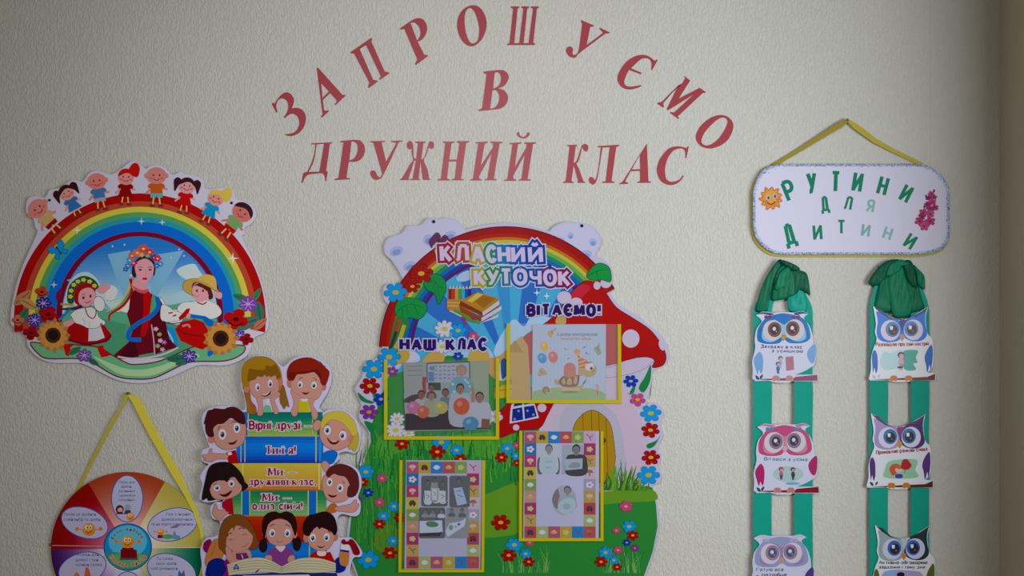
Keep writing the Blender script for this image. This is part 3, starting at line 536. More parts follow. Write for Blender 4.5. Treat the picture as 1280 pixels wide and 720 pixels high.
p.E(151, 636, 5, 5.4, '3a1420'); p.E(151.5, 637, 3.2, 3.4, 'a87c74'); p.E(161, 634, 4, 4.4, '70788c'); p.P('156,642 166,642 164,637 158,637', '2a2c44'); p.P('146,642 156,642 154,639 148,639', '4a1430')
smiley(p, 164.2, 645, 5, False, False); p.build('oval_card', R)
p = oval(107.3, 652.7, 29.5, 18, 19, [('Потім це зробити', 101.5, 643.8, 39), ('і свій вибір та зроби.', 104.5, 650.3, 46)], 3.6)
smiley(p, 112.5, 661, 8.2, True, False); p.build('oval_card', R)
p = oval(216.6, 655, 31, 19.5, -15, [('Гра з іншим', 224, 643.5, 30), ('домовляючись,', 223, 650, 40), ('та на варту говоритись.', 217, 656, 54)], 3.5)
smiley(p, 202, 664, 4.2, True); p.E(211, 670, 7, 3, '3c7a44'); p.B('219,663 222,668 226,669 225,673 217,672', '4c6c8c'); p.B('214,659 219,656 226,654 222,659', '5c5470'); p.build('oval_card', R)
p = oval(104.3, 710, 30, 19, -19, [('Кожен діти,', 112, 694, 28), ('довірі і три', 110, 700.5, 28), ('чотири слова.', 112.5, 706.5, 34)], 3.5)
p.B('107,718 109,708 113,712 115,724 106,724', '9c4a30'); p.B('92,724 97,714 102,722', 'a05a3a'); p.build('oval_card', R)
p = oval(215.7, 713, 31, 20, 20, [('Та слова', 207, 699, 20), ('щось зроби', 209, 705, 25), ('і собі розвивати.', 206, 711.3, 36)], 3.5)
smiley(p, 214, 722, 4, True, False); p.B('224,722 225,712 228,716 231,712 232,722', '3c4a74'); p.build('oval_card', R)
p = oval(161, 742, 19, 28, 0, [], 3.5); p.build('oval_card', R)
p = Part(SH); p.E(161, 683, 30.2, 29.7, '1c3a80', n=60); p.E(161, 683, 28.8, 28.4, '2872bc', n=60)
p.E(161, 676, 24, 20, '4a90c8', n=40); p.B('133,689 150,690 165,692 182,690 189,688 184,700 172,709 161,711.4 148,709 138,701', '2c6a64'); p.B('138,694 161,690 185,694 178,704 161,709 145,704', '44805c')
smiley(p, 161, 676.5, 8); p.P([(152, 686), (172, 686), (173, 697), (152, 697)], '5c1016'); p.S([(161.8, 686), (161.8, 697)], 0.8, '2c0a10'); p.S([(151, 698), (174, 698)], 1.4, '1c1a20')
def arc_text(p, t, cx, cy, r, a0, a1, h, col, out=None, inside=False):
    n = len(t)
    for i, ch in enumerate(t):
        if ch == ' ': continue
        a = a0 + (a1 - a0) * (i + .5) / n; ra = math.radians(a)
        rr = r if not inside else r + h
        p.text(ch, cx + r * math.cos(ra), cy + r * math.sin(ra), h, col, bold=0.03, align='c', rot=a + 90 if not inside else a - 90, out=out)
arc_text(p, 'Коло вибору', 161, 683, 20.5, -154, -30, 4.2, '5c0c3c', (0.35, '6aa0d0'))
arc_text(p, 'Нарада вибір', 161, 681, 26.5, 150, 30, 4.4, '94141c', (0.35, 'a89a8c'), True)
p.build('centre_circle', R)
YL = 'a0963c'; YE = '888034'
p = Part(SH)
def flat(p, pairs, d, col, t=0.0007): p.strip3([(a, b, dd, c, e, dd) for (a, b, c, e), dd in zip(pairs, d)], col, None, t)
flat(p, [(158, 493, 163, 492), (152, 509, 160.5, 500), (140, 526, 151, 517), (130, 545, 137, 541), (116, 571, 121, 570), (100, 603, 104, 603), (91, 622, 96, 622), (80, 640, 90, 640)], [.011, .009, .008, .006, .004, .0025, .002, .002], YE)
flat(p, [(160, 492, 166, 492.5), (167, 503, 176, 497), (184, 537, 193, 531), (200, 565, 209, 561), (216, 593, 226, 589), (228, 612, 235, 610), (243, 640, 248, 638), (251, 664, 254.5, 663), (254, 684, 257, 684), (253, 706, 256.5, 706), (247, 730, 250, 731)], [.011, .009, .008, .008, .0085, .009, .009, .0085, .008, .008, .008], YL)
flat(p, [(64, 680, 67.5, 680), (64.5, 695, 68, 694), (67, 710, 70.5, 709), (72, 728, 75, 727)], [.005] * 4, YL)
p.build('hanging_ribbon', R)
p = Part(SH)
p.S([(158.5, 491), (161, 493.5), (165.5, 493)], 3.6, '3c7a38'); p.build('knot', R, 'green knot of the yellow ribbon')
# ------------------------------------------------------------------ board 3: faithful friends, books and children
SH = Sheet(0.0205, 0.66)
R = thing('friends_poster_board', 'cut-out board of cartoon children peeking around stacked books and reading below', 'wall board', 350, 745)
OUT = '302,484.7 302.5,465 314,451 327.5,446 341,450 352.8,460 358.6,457.5! 368.4,449.5 384,447 401.4,452 413,462 414,479 409,492.5 403.5,502 399,511 405,517! 411,513.5 426.7,513.5 441,521 450,537 450,553 444.5,567 432.6,565.5 423,568 424.5,574 416,582! 433.8,580.5 447,589 451.5,605.4 447,622 450,629 449,642 442,646 428,643 422,646! 421,656 423,671 429.6,672 440,673.5 451.5,688.8 450,696 441,698 437,716 439,745 252,745 254,724 253,705.4 251.5,686.7 258,673.5 272.5,669 275.5,653 266,648 264,634.6 270,628.5 278,628 280,625! 263,628.5 250.5,624.5 253.6,607.5 251.5,595 262,581! 253.6,577 253.6,564.5 262,560.6 260.4,554.8 253.6,533 254.6,519.8 264.5,511 290.6,509 303,514 307,511 305,496'
p = Part(SH); loop = path(OUT, True, 4)
p.slab([loop], 0.0165, 0.0205, 'aaa8cc', '8c8a9c'); p.build('panel', R)
def grad(p, x0, y0, x1, y1, stops, n=8):
    """printed horizontal bands, stops = colours from top to bottom"""
    for i in range(n):
        t = i / (n - 1) * (len(stops) - 1); k = min(int(t), len(stops) - 2)
        ya, yb = y0 + (y1 - y0) * i / n, y0 + (y1 - y0) * (i + 1) / n
        p.P([(x0, ya), (x1, ya), (x1, yb), (x0, yb)], mixc(stops[k], stops[k + 1], t - k))
def book(x0, y0, x1, y1, stops, lines=(), bars=(), edge=None):
    p = Part(SH); grad(p, x0, y0, x1, y1, stops)
    for bx, w, c in bars: p.P([(bx, y0), (bx + w, y0), (bx + w, y1), (bx, y1)], c)
    if edge: p.P([(x0, y1 - 1.4), (x1, y1 - 1.4), (x1, y1), (x0, y1)], edge)
    for t, x, y, h, w in lines: drawn(p, t, x, y, h, '780f34', w=w, thick=2.4, thin=0.95, gap=1.7, serif=True, outs=[(0.95, 'b4aebe')])
    p.build('book', R)
book(300, 516.5, 403, 546.8, ['0c5a58', '18705a', '5a8a4c', '7c9a48'], [('Вірні друзі —', 312.6, 537.4, 9.4, 78)], [(304, 6, '2c5ca8'), (310, 1.4, '9a9a50'), (390, 1.2, '9a9a50'), (396, 7, '1c5c60')], '8c9a44')
book(296, 546.8, 404, 580, ['1458b0', '1c70c4', '1a60bc', '0c3c98'], [('Ти і я!', 333, 568.3, 9.4, 37)], [(301, 1.3, '8a9a90'), (306, 1.3, 'a09c70'), (394, 1.6, 'a09a60'), (398.5, 3, '2f7cb8')], '102c80')
book(290, 580, 402, 614, ['a89a3c', 'a8903c', 'a8863a', 'a06a30'], [('Ми —', 336, 595, 8.6, 36), ('дружний клас,', 311.5, 606.8, 8.2, 84)], [(303.5, 1.2, 'b8b070'), (398, 1.4, 'b8b070')], '984c28')
book(290, 614, 408, 646, ['1c6a4a', '2a7848', '5a8a54', '6a9468'], [('Ми —', 329, 626.5, 8.6, 37), ('одна сім’я!', 316.5, 637, 8.4, 62)], [(303.5, 8.5, '1c5cb0'), (302, 1.5, '8aa060'), (312, 1.4, '8aa060'), (386, 9, '1c5cb0'), (384.5, 1.4, 'a8a050'), (395.4, 1.2, 'a8a050')], 'a06a30')
book(286, 646, 408, 678, ['98301c', '8c2418', '84201c'], [], [(388, 1.2, 'a87838')])
book(292, 678, 408, 704, ['1660b4', '1c6cbc', '1450a8'], [], [(386, 1.4, 'a09a50')])
SK = 'a67a72'; SKD = '96604e'
def eye(p, x, y, rx, ry, col='2c3c60', dx=0, dy=0):
    p.E(x, y, rx, ry, 'b4b4c8', n=14); p.E(x + dx, y + dy, rx * .55, ry * .55, col, n=12); p.E(x + dx, y + dy, rx * .3, ry * .32, '0c0c18', n=8); p.E(x + dx - rx * .15, y + dy - ry * .2, rx * .14, ry * .14, 'c8c8d8', n=6)
A = (240, 440, 5.141); Bc = (240, 570, 4.8); Cc = (290, 440, 8)
# top left: girl with braids
p = Part(SH).o(*Cc)
p.B('125,410 150,380 185,420 200,500 245,560 240,625 160,620 150,540', '8a4c2c'); p.B('150,430 180,470 170,520 200,560 190,620 165,600', '7c5a28')
p.B('480,360 520,350 545,430 575,560 545,550 525,585 500,550 480,500', '7c4a24'); p.B('495,400 530,420 555,520 530,560 505,500', '6a5420')
p.B('100,250 120,150 180,90 260,62 350,68 420,105 480,180 500,270 505,350 450,420 150,400 115,350', '8c6820', ol=(0.5, '2c2018'))
p.E(150, 385, 26, 34, 'a46a58'); p.E(488, 315, 24, 40, 'a4645a')
p.P('325,560 350,535 385,555 405,615 320,615', '5c9a78'); p.P('335,480 380,480 375,540 345,545', 'b4acc0')
p.B('180,320 200,240 300,250 430,250 470,330 460,420 400,465 330,480 250,475 200,430 180,370', SK, ol=(0.3, '6c4030'))
p.B('250,470 300,465 312,530 315,620 295,648 265,645 255,620 270,560', SK, ol=(0.3, '7c4c3c')); p.B('390,460 480,430 475,455 430,490 450,550 470,600 455,630 425,625 405,560', SK, ol=(0.3, '7c4c3c'))
p.B('105,300 110,190 200,90 300,70 420,110 485,190 500,280 450,290 440,245 390,265 370,250 350,265 330,235 310,265 260,260 240,285 200,300 170,310 165,360 120,355', '8a661e')
p.B('160,300 170,200 180,180 235,190 330,190 340,150 400,160 440,140 490,250 450,285 440,245 390,265 370,250 350,265 330,235 310,265 260,260 240,285 200,300', '6c4a18')
eye(p, 260, 365, 22, 38, '3c2858', 4, 6); eye(p, 385, 328, 24, 40, '241c50', 2, 8)
p.B('295,440 340,440 375,415 390,400 385,435 345,458 310,455', '3a0c14'); p.B('300,438 340,438 380,410 375,420 345,445 312,446', 'b8b4c4')
p.build('child_figure', R, 'printed girl with light brown braids')
# top right: auburn boy
p = Part(SH).o(*Cc)
p.E(578, 325, 26, 45, 'a4645a'); p.E(915, 355, 28, 44, 'a4605c')
p.P('660,500 700,485 770,490 775,615 665,615', 'a09a2a'); p.P('690,475 760,475 750,505 700,505', 'b8b0c4')
p.B('590,310 600,260 700,220 840,210 890,280 905,350 890,430 840,490 760,478 700,478 620,450 595,380', SK, ol=(0.3, '6c4030'))
p.B('590,400 640,430 690,460 670,490 660,560 655,630 630,655 600,640 595,600 620,520', SK, ol=(0.3, '7c4c3c')); p.B('775,480 830,490 810,540 850,610 855,660 830,690 805,670 790,600', SK, ol=(0.3, '7c4c3c'))
p.B('560,290 555,200 600,120 690,78 780,72 850,100 890,130 875,105 915,150 940,160 925,165 970,210 960,280 930,345 890,330 870,250 845,235 820,215 760,225 700,235 650,240 620,290 600,300', '74200e', ol=(0.4, '3c100c'))
p.B('570,270 580,220 660,215 780,200 850,190 890,240 880,280 845,235 820,215 700,235 650,240 615,290', '5a160c')
eye(p, 682, 338, 26, 34, '28404c', -4, 6); eye(p, 820, 345, 28, 36, '28404c', -2, 6)
p.S('670,285 690,270 710,275', 6, '4c1810'); p.S('810,275 830,280 845,300', 6, '4c1810')
p.B('700,415 740,420 775,412 755,432 735,440 715,432', '5c1018')
p.build('child_figure', R, 'printed boy with auburn hair')
# left: dark-haired boy reaching out
p = Part(SH).o(*A)
p.P('225,650 285,635 305,720 240,722', '8c101c'); p.P('232,652 255,645 262,665 238,670', 'b8b0c0')
p.B('75,665 110,660 120,630 135,628 140,655 225,660 230,690 160,695 130,712 80,700 95,690 78,685', SK, ol=(0.5, '7c4c3c'))
p.E(130, 565, 22, 28, 'a46a58')
p.B('140,500 180,450 320,450 350,490 345,560 310,610 230,635 170,610 145,560', SK, ol=(0.5, '6c4030'))
p.B('82,470 95,420 110,385 140,378 150,370 210,375 235,365 280,362 330,395 345,440 340,470 300,460 255,430 205,465 170,470 140,500 145,545 115,550 95,520 90,465', '3c1014', ol=(0.5, '200a0c'))
eye(p, 200, 535, 24, 34, '284058', 0, 2); eye(p, 292, 495, 22, 32, '284058', 0, 2); p.S('170,510 180,490 190,485', 4, '2c1414'); p.S('258,460 275,455 290,460', 4, '2c1414')
p.B('235,590 270,585 295,570 280,595 255,602', '4c0c18'); p.build('child_figure', R, 'printed boy with dark brown hair holding out a hand')
# left: black-haired girl
p = Part(SH).o(*Bc)
p.P('185,280 245,240 255,352 225,352 200,320 185,310', '8c0c28')
p.B('130,330 140,295 150,290 165,325 200,320 205,335 225,340 195,365 180,388 160,388 130,350', SK, ol=(0.5, '7c4c3c'))
p.B('65,262 85,150 110,70 170,42 240,50 300,110 320,160 340,185 290,220 120,270 95,255', '180c10', ol=(0.5, '08060a'))
p.B('110,190 130,150 200,150 250,130 290,150 300,210 250,250 180,265 130,250', SK, ol=(0.5, '6c4030'))
p.B('95,180 120,140 180,110 250,100 300,150 310,185 290,170 245,118 215,160 190,145 130,165 110,205', '180c10')
eye(p, 155, 195, 20, 18, '1c3c8c', 0, 0); eye(p, 240, 168, 18, 20, '1c3c8c', 0, 2); p.S('135,178 150,168', 4, '180c10'); p.S('215,150 235,140', 4, '180c10')
p.B('165,230 200,232 245,208 225,240 195,248', '4c0810'); p.build('child_figure', R, 'printed girl with black bobbed hair')
# right: blond girl
p = Part(SH).o(*A)
p.B('850,650 900,635 935,655 920,700 895,725 840,725 830,690', '1c5cb0'); p.B('780,470 800,445 830,455 825,490 800,515 780,500', SK, ol=(0.4, '7c4c3c'))
p.B('1000,480 1060,520 1070,570 1060,620 1040,645 1020,620 1010,635 1000,590', '9a8c34', ol=(0.4, '6a5c20'))
p.B('820,540 830,470 900,420 980,430 1030,520 1025,580 990,615 930,638 870,620 835,585', SK, ol=(0.5, '6c4030')); p.E(1018, 565, 17, 26, 'a46a58')
p.B('825,480 850,415 910,388 980,395 1040,450 1060,530 1030,545 1000,500 960,460 900,440 860,470 835,500', 'a89a40', ol=(0.4, '6a5c20'))
eye(p, 870, 510, 22, 30, '3c4c70', -2, 0); eye(p, 968, 542, 22, 30, '3c4c70', -4, 2); p.S('860,475 880,468', 4, '5c4c20'); p.S('965,505 985,512', 4, '5c4c20')
p.B('865,555 900,578 945,575 925,598 890,595', '5c0c14'); p.B('875,564 900,578 935,578 905,584', 'b8b4c0'); p.build('child_figure', R, 'printed girl with blond hair')
# right: brown-haired boy
p = Part(SH).o(*Bc)
p.B('840,285 800,330 810,345 860,340 870,300', '98562a'); p.B('780,45 800,35 825,60 830,90 800,100 785,75', SK, ol=(0.4, '7c4c3c'))
p.B('860,310 950,290 970,270 985,265 985,285 1000,290 990,320 960,340 900,335 865,330', SK, ol=(0.5, '7c4c3c'))
p.B('780,180 800,115 860,105 950,130 960,200 930,260 870,282 810,262', SK, ol=(0.5, '6c4030'))
p.B('805,105 830,70 890,52 950,70 990,110 1000,180 985,230 955,250 930,240 935,190 945,175 920,130 880,120 850,110 815,130', '4c1c1c', ol=(0.5, '28100e'))
eye(p, 825, 160, 17, 24, '3c4c60', 0, 0); eye(p, 888, 195, 19, 24, '3c4c60', -2, 0); p.S('815,130 830,128', 4, '4c1c1c'); p.S('900,155 915,168', 4, '4c1c1c')
p.B('815,232 845,240 870,235 855,250 830,250', '4c0c14'); p.build('child_figure', R, 'printed boy with brown hair and a raised thumb')
# below: legs, three readers, open book
p = Part(SH).o(*Bc)
p.B('75,560 80,520 115,500 120,540 100,580', '74104a', ol=(0.4, '3c0a28')); p.B('85,640 100,570 130,510 170,500 200,540 180,620 110,660', 'a0683c', ol=(0.4, '6c4028')); p.S('150,520 120,600', 3, '7c4c2c')
p.B('90,680 110,630 160,612 200,630 210,700 190,725 95,725', '10206c'); p.B('200,630 270,560 320,560 350,600 330,660 250,725 190,725 210,680', '74185c')
p.B('210,560 250,540 300,570 340,560 360,600 330,625 290,630 230,640', SK); p.P('265,585 330,580 345,610 300,625 270,620', '602058'); p.S('300,590 310,615', 5, 'b0a8b8')
p.B('165,540 170,450 200,380 260,352 320,365 370,430 400,520 390,560 350,560 300,540 215,590 185,570', '6a3c1c', ol=(0.5, '3c2010'))
p.B('205,520 215,450 260,410 330,420 368,480 350,545 290,578 230,560', SK, ol=(0.4, '6c4030')); p.B('210,590 205,545 235,560 250,600 240,630 215,620', SK, ol=(0.3, '7c4c3c'))
p.B('195,530 200,460 230,400 300,390 350,430 370,480 330,440 270,418 255,450 245,430 215,480 205,560', '6a3c1c')
p.S('215,485 225,468 245,462', 5, '2c1810'); p.S('285,440 300,432 318,438', 5, '2c1810'); p.S('220,505 235,500 250,505', 3, '5c3020'); p.S('305,475 320,468 335,470', 3, '5c3020'); p.S('300,545 325,540 345,520', 4, '8c5048')
p.build('child_figure', R, 'printed girl with brown hair smiling with closed eyes')
p = Part(SH).o(*Bc)
p.E(430, 540, 26, 40, '180a0c'); p.B('415,520 440,490 455,530 440,570 415,565', '1c0c0e'); p.B('605,500 640,485 658,520 640,570 610,555', '1c0c0e')
p.P('450,600 470,555 510,545 570,545 605,560 620,610 540,665 470,630', '6c3474'); p.B('505,540 560,540 550,565 535,575 515,560', 'b0a8b0')
p.E(438, 468, 14, 24, 'a46a5c'); p.E(618, 470, 14, 24, 'a46a5c')
p.B('445,460 460,400 530,380 600,405 612,470 590,520 530,540 470,520', SK, ol=(0.4, '6c4030'))
p.B('428,480 425,400 450,350 500,335 530,345 570,335 610,355 630,410 622,480 605,440 585,400 530,372 470,400 450,440 440,490', '20090c', ol=(0.4, '0c0406'))
eye(p, 483, 462, 18, 24, '343c60', 2, 4); eye(p, 575, 462, 18, 24, '343c60', -2, 4); p.S('470,425 485,412 498,412', 4, '20090c'); p.S('560,412 575,415 590,428', 4, '20090c'); p.S('505,510 525,518 545,510', 4, '8c5048')
p.B('440,610 450,595 480,600 480,630 460,640 445,630', SK, ol=(0.3, '7c4c3c')); p.B('575,630 585,600 610,595 618,620 600,640', SK, ol=(0.3, '7c4c3c'))
p.build('child_figure', R, 'printed girl with dark pigtails in a purple shirt')
p = Part(SH).o(*Bc)
p.B('840,660 880,605 920,640 915,685 870,700', '10206c'); p.B('885,640 890,570 940,570 935,650 910,660', 'a0683c'); p.P('888,560 942,568 940,580 888,572', '18246c'); p.P('895,520 940,520 945,568 890,560', 'b8b0c0')
p.B('895,515 910,500 930,515 960,500 1000,560 1000,590 970,588 950,540 930,530 905,530', '74101c', ol=(0.4, '3c0810'))
p.P('705,600 740,570 790,580 830,575 860,640 720,615', '98101c'); p.B('755,570 800,570 800,595 770,600 752,590', 'b8b0b0')
p.E(686, 492, 18, 26, 'a46a5c'); p.E(858, 485, 18, 26, 'a4605c')
p.B('692,480 710,430 780,415 845,440 852,500 820,555 770,570 715,545 695,510', SK, ol=(0.4, '6c4030'))
p.B('672,465 668,410 700,360 730,352 800,335 850,365 870,430 865,465 850,475 835,455 780,430 765,440 750,425 720,450 700,480', '1c080c', ol=(0.4, '0c0406'))
eye(p, 725, 490, 18, 24, '2c3c50', 0, 4); eye(p, 808, 488, 18, 24, '2c3c50', -2, 4); p.S('710,460 725,448', 5, '1c080c'); p.S('815,448 830,460', 5, '1c080c'); p.B('750,538 775,545 800,538 780,552 765,552', '5c1c1c')
p.build('child_figure', R, 'printed boy with black hair in a red shirt')
p = Part(SH).o(*Bc)
p.P('212,715 540,695 868,700 880,760 200,760', '182a60'); p.P('310,716 700,710 760,760 300,760', 'b0aec4')
p.P('215,650 330,615~ 440,612~ 540,662 540,702 440,694~ 320,700 225,716', 'a8a48c', ol=(0.3, '4c4c44')); p.P('540,662 640,615~ 760,612~ 862,642 862,690 740,700~ 640,697~ 540,702', 'a8a48c', ol=(0.3, '4c4c44'))
for k in range(1, 5): p.S([(218 + k, 650 + k * 12), (330, 617 + k * 16), (440, 614 + k * 15), (540, 664 + k * 7)], 2.2, '5c5c50'); p.S([(540, 664 + k * 7), (640, 617 + k * 15), (760, 614 + k * 16), (860, 643 + k * 11)], 2.2, '5c5c50')
p.S('385,697 405,680', 8, '5c2014')
for s in (-1, 1): p.P([(270 + s * 4, 650), (270 + s * 18, 668), (270 + s * 16, 682), (270 + s * 4, 682)], '4a5088')
p.P('255,668 285,668 285,674 255,674', '3c447c'); p.B('262,655 270,646 278,655 270,662', '4a5088'); p.build('open_book', R)
# ------------------------------------------------------------------ board 4: the class corner stand
SH = Sheet(0.0085, 0.88)
R = thing('class_corner_board', 'large cut-out board with rainbow, red mushroom house, meadow and yellow-edged pockets', 'wall board', 640, 745)
WHT = 'b0aecb'
OUT = '480.8,306.7 486.7,297 502,291.5 510,282.4 525.6,281.5 535.3,273 549,273.6 560.6,272 574,277 582,287! 605,281.5 634.4,278.5 659,281.5 686.4,289.5! 694,282 707.8,277 721.4,278 737,281 749,291 752.5,303 745.5,318.3 757,326 765,337.8 765,353.3 763,366 771,378 786,388.5 801,397 808,404 827,420 836,438 832.5,453 816.5,463 815.4,473 812.3,488 808,502 822,504.5 829.5,515 826,526 825.5,533 828.7,543 822,558 825.6,570.4 823.5,583 826.5,595.4 824,603 815,607 821.3,630 823.4,656.6 817.5,688 806,720 792,746 452,746 448,724 439,699 434.8,670 438,643 444,622 448,600 447,586 455,572 461,560 462,545 459.5,536.5 449.5,522.3 452,505.8 448,496.3 444.5,484.5 453,470.3 457.5,453 474.5,443.6 487.5,394.7 488,384 482,377 480,371 479,363 484.7,354.5 502,353 503,347.5 491.5,328 482,318'
p = Part(SH); p.slab([path(OUT, True, 4)], 0.003, 0.0085, WHT, '98949e'); p.build('panel', R)
def arcpts(cx, cy, r, a0, a1, n=40): return [(cx + r * math.cos(math.radians(a0 + (a1 - a0) * i / n)), cy + r * math.sin(math.radians(a0 + (a1 - a0) * i / n))) for i in range(n + 1)]
# sky with rays
p = Part(SH)
p.P(arcpts(632, 441, 120, 178, 362) + [(752, 470), (770, 520), (640, 560), (480, 560), (490, 470)], '4a9cc8')
for a, b in ((186, 197), (208, 224), (238, 250), (282, 296), (310, 322)): p.P([(640, 470)] + arcpts(632, 441, 118, a, b, 6), '3668b8')
p.P([(640, 470)] + arcpts(632, 441, 118, 262, 272, 6), '3e86c4')
p.B('617,440 640,400 655,408 665,395 690,398 700,420 690,445 640,452', '98b8d8'); p.E(702, 403, 16, 12, '9cb4d6'); p.B('548,440 560,428 580,424 604,430 618,446 610,460 540,458', '8fb2d8'); p.B('500,440 512,436 524,444 522,452 498,452', 'b0b4d4')
p.E(583, 345, 13, 6, '98b0d4', rot=-20)
p.build('sky', R)
# clouds
for pts, shades in (('482,307 488,298 503,293 511,284 526,283.5 536,275.5 549,276 560,274.5 573,279 581,290 577,300 560,302 545,316 525,330 506,346 503,340 494,328 484,318', [(496, 314, 9, 6), (513, 333, 9, 6), (536, 300, 7, 7), (563, 295, 8, 6)]),
                    ('687,290 695,284 708,279.5 721,280 736,283 746,292 749,303 743,316 738,325 728,322 715,308 700,296', [(701, 301, 5, 4), (713, 295, 4, 4), (741, 303, 5, 5), (732, 319, 8, 6)])):
    p = Part(SH); p.B(pts, 'b4b4d4')
    for x, y, rx, ry in shades: p.E(x, y, rx, ry, '9aa4d0', -20); p.E(x, y + 1.5, rx * .6, ry * .55, '7c8cc4', -20)
    p.build('cloud', R)
# rainbow
p = Part(SH)
for r0, r1, c in ((158, 156.5, '58081c'), (156.5, 149, '90081a'), (149, 144.5, '9c2818'), (144.5, 141, 'a8682c'), (141, 137, 'aca844'), (137, 132.5, '609a4c'), (132.5, 128, '1f7c5c'), (128, 123.5, '2060ac'), (123.5, 119.5, '2a3c98'), (119.5, 115.5, '4a1a5c')):
    p.ring(632, 441, r0, r1, c, 183, 329.5, 64)
p.build('rainbow', R)
# meadow
p = Part(SH)
GR = '2c7a36'
p.P('486,470 560,444 625,452 760,560 808,606 815,609 819.5,630 821.5,656.6 815.5,688 804,720 790,744 454,744 450,724 441,699 437,670 440,643 446,622 450,600 458,570 464,552 463,536', GR)
p.B('600,620 660,598 720,600 790,610 816,612 818,625 770,628 700,640 640,668 560,668 540,640', '5c8a2c'); p.B('470,664 490,655 530,668 540,690 505,700 470,684', '5a7a28'); p.B('480,540 520,548 640,540 650,580 600,570 520,560 470,575', '4c8c34')
p.B('486,500 520,470 640,470 630,520 520,545 478,540', '2f7c3c')
rnd = random.Random(3)
for k in range(190):
    x = rnd.uniform(464, 646); y = rnd.uniform(552, 606); hgt = rnd.uniform(14, 34)
    p.S([(x, y), (x + rnd.uniform(-2, 2), y - hgt / 2), (x + rnd.uniform(-6, 6), y - hgt)], 2.0, rnd.choice(['3f8c34', '4c9a3c', '2f8a3c', '1f6c34', '5a9c3c', '185c30']), 0.4, n=2)
for k in range(110):
    x = rnd.uniform(446, 505); y = rnd.uniform(590, 690); hgt = rnd.uniform(20, 45)
    p.S([(x, y), (x + rnd.uniform(-2, 2), y - hgt / 2), (x + rnd.uniform(-5, 5), y - hgt)], 1.8, rnd.choice(['3f8c38', '2a8040', '4c943c', '1c6434']), 0.4, n=2)
for x0, x1 in ((628, 690), (745, 800)):
    for k in range(46):
        x = rnd.uniform(x0, x1); hgt = rnd.uniform(12, 36)
        p.S([(x, 715), (x + rnd.uniform(-3, 3), 715 - hgt / 2), (x + rnd.uniform(-8, 8), 715 - hgt)], 1.4, rnd.choice(['4c9448', '6aa058', '2f7a44']), 0.4, n=2)
p.build('meadow', R)
# big mushroom house
p = Part(SH)
p.P('690,500 674,536~ 664,580~ 660,612 700,618~ 770,612~ 812,606 810,580~ 810,556~ 804,531~ 796,514~ 783,490~ 776,466~ 772,440 690,440', 'b4a4be')
p.B('766,455 800,455 812,465 806,490 800,510 786,494', 'a8aac4')
p.P('748,600 700,618 690,520 742,505', 'aaa6bc'); p.B('700,520 735,500 770,520 782,580 776,606 710,612', 'a2a2b8')
p.B('690,455 720,470 760,472 800,463 817,449 805,446 775,452 757,459', 'b0a6c2', ol=(0.5, '7c6078'))
p.B('645,440 652,424 667,412 684,402 698,388 708,374 718,361 731,351 745,354 757,366 770,384 790,397 812,412 826,430 832,445 828,456 815,459 817,449 797,446 757,457 700,462 663,467 650,456', '9c0c14', ol=(0.7, '4c0a18'))
p.B('712,370 726,356 738,360 722,376 712,384', 'b03040')
for x, y, rx, ry in ((788, 423, 10.8, 11.4), (827, 431, 4, 7), (650, 443, 3, 3.6), (705, 372, 9, 8), (746, 357, 4.4, 5), (757, 354, 7, 6), (720, 378, 8, 6), (690, 418, 8, 9)): p.E(x, y, rx, ry, 'b2aac6', rot=-15 if x > 820 else 0)
p.P('714,560 716,536~ 724,521~ 739,512~ 754,519~ 764,534~ 769,570 766,600 720,606', '9a7a24', ol=(0.7, '5c4414'))
for x, y in ((728, 516), (738.7, 512), (748, 515), (757, 522)): p.S([(x, y), (x + 3, 602)], 0.7, '5c4414')
p.E(754, 550, 3, 3.6, '4c2a14'); p.P([(716, 470), (758, 470), (758, 470.8), (716, 470.8)], '8a8098')
p.build('mushroom_house', R)
p = Part(SH)
for k in range(60):
    x = rnd.uniform(752, 806); hgt = rnd.uniform(10, 38) * (1 - abs(x - 778) / 45)
    p.S([(x, 612), (x + rnd.uniform(-3, 5), 611 - hgt / 2), (x + rnd.uniform(-6, 10), 608 - hgt)], 3.2, rnd.choice(['5c8a2c', '3f7a2c', '6a9a34', '2c5c28']), 0.4, n=2)
p.build('grass_tuft', R)
p = Part(SH).o(590, 440, 4.5)
p.B('150,345 196,288 203,210 222,182 248,172 290,180 318,205 338,275! 462,280! 425,350 380,425 285,435 225,455 150,472', '9a0c18', ol=(0.6, '4c0a18'))
for x, y, r in ((393, 312, 25), (158, 365, 16), (248, 422, 18), (272, 186, 10), (228, 243, 15)): p.E(x, y, r, r * .95, 'b2aac6')
p.P('212,400 216,330~ 228,280~ 260,250 312,248 345,278~ 362,320~ 376,368', 'b8b4cc')
for q in ('224,388 228,318 282,308 288,378', '297,376 292,306 348,298 364,359', '233,305 240,284 262,260 282,258 283,296', '292,256 314,257 340,286 292,295'): p.P(q, '1c2c80')
for x, y in ((240, 375), (262, 330), (312, 328), (345, 350)): p.E(x, y, 7, 7, '7c8cc4', n=8)
p.build('small_mushroom', R, 'small red mushroom with a blue window')
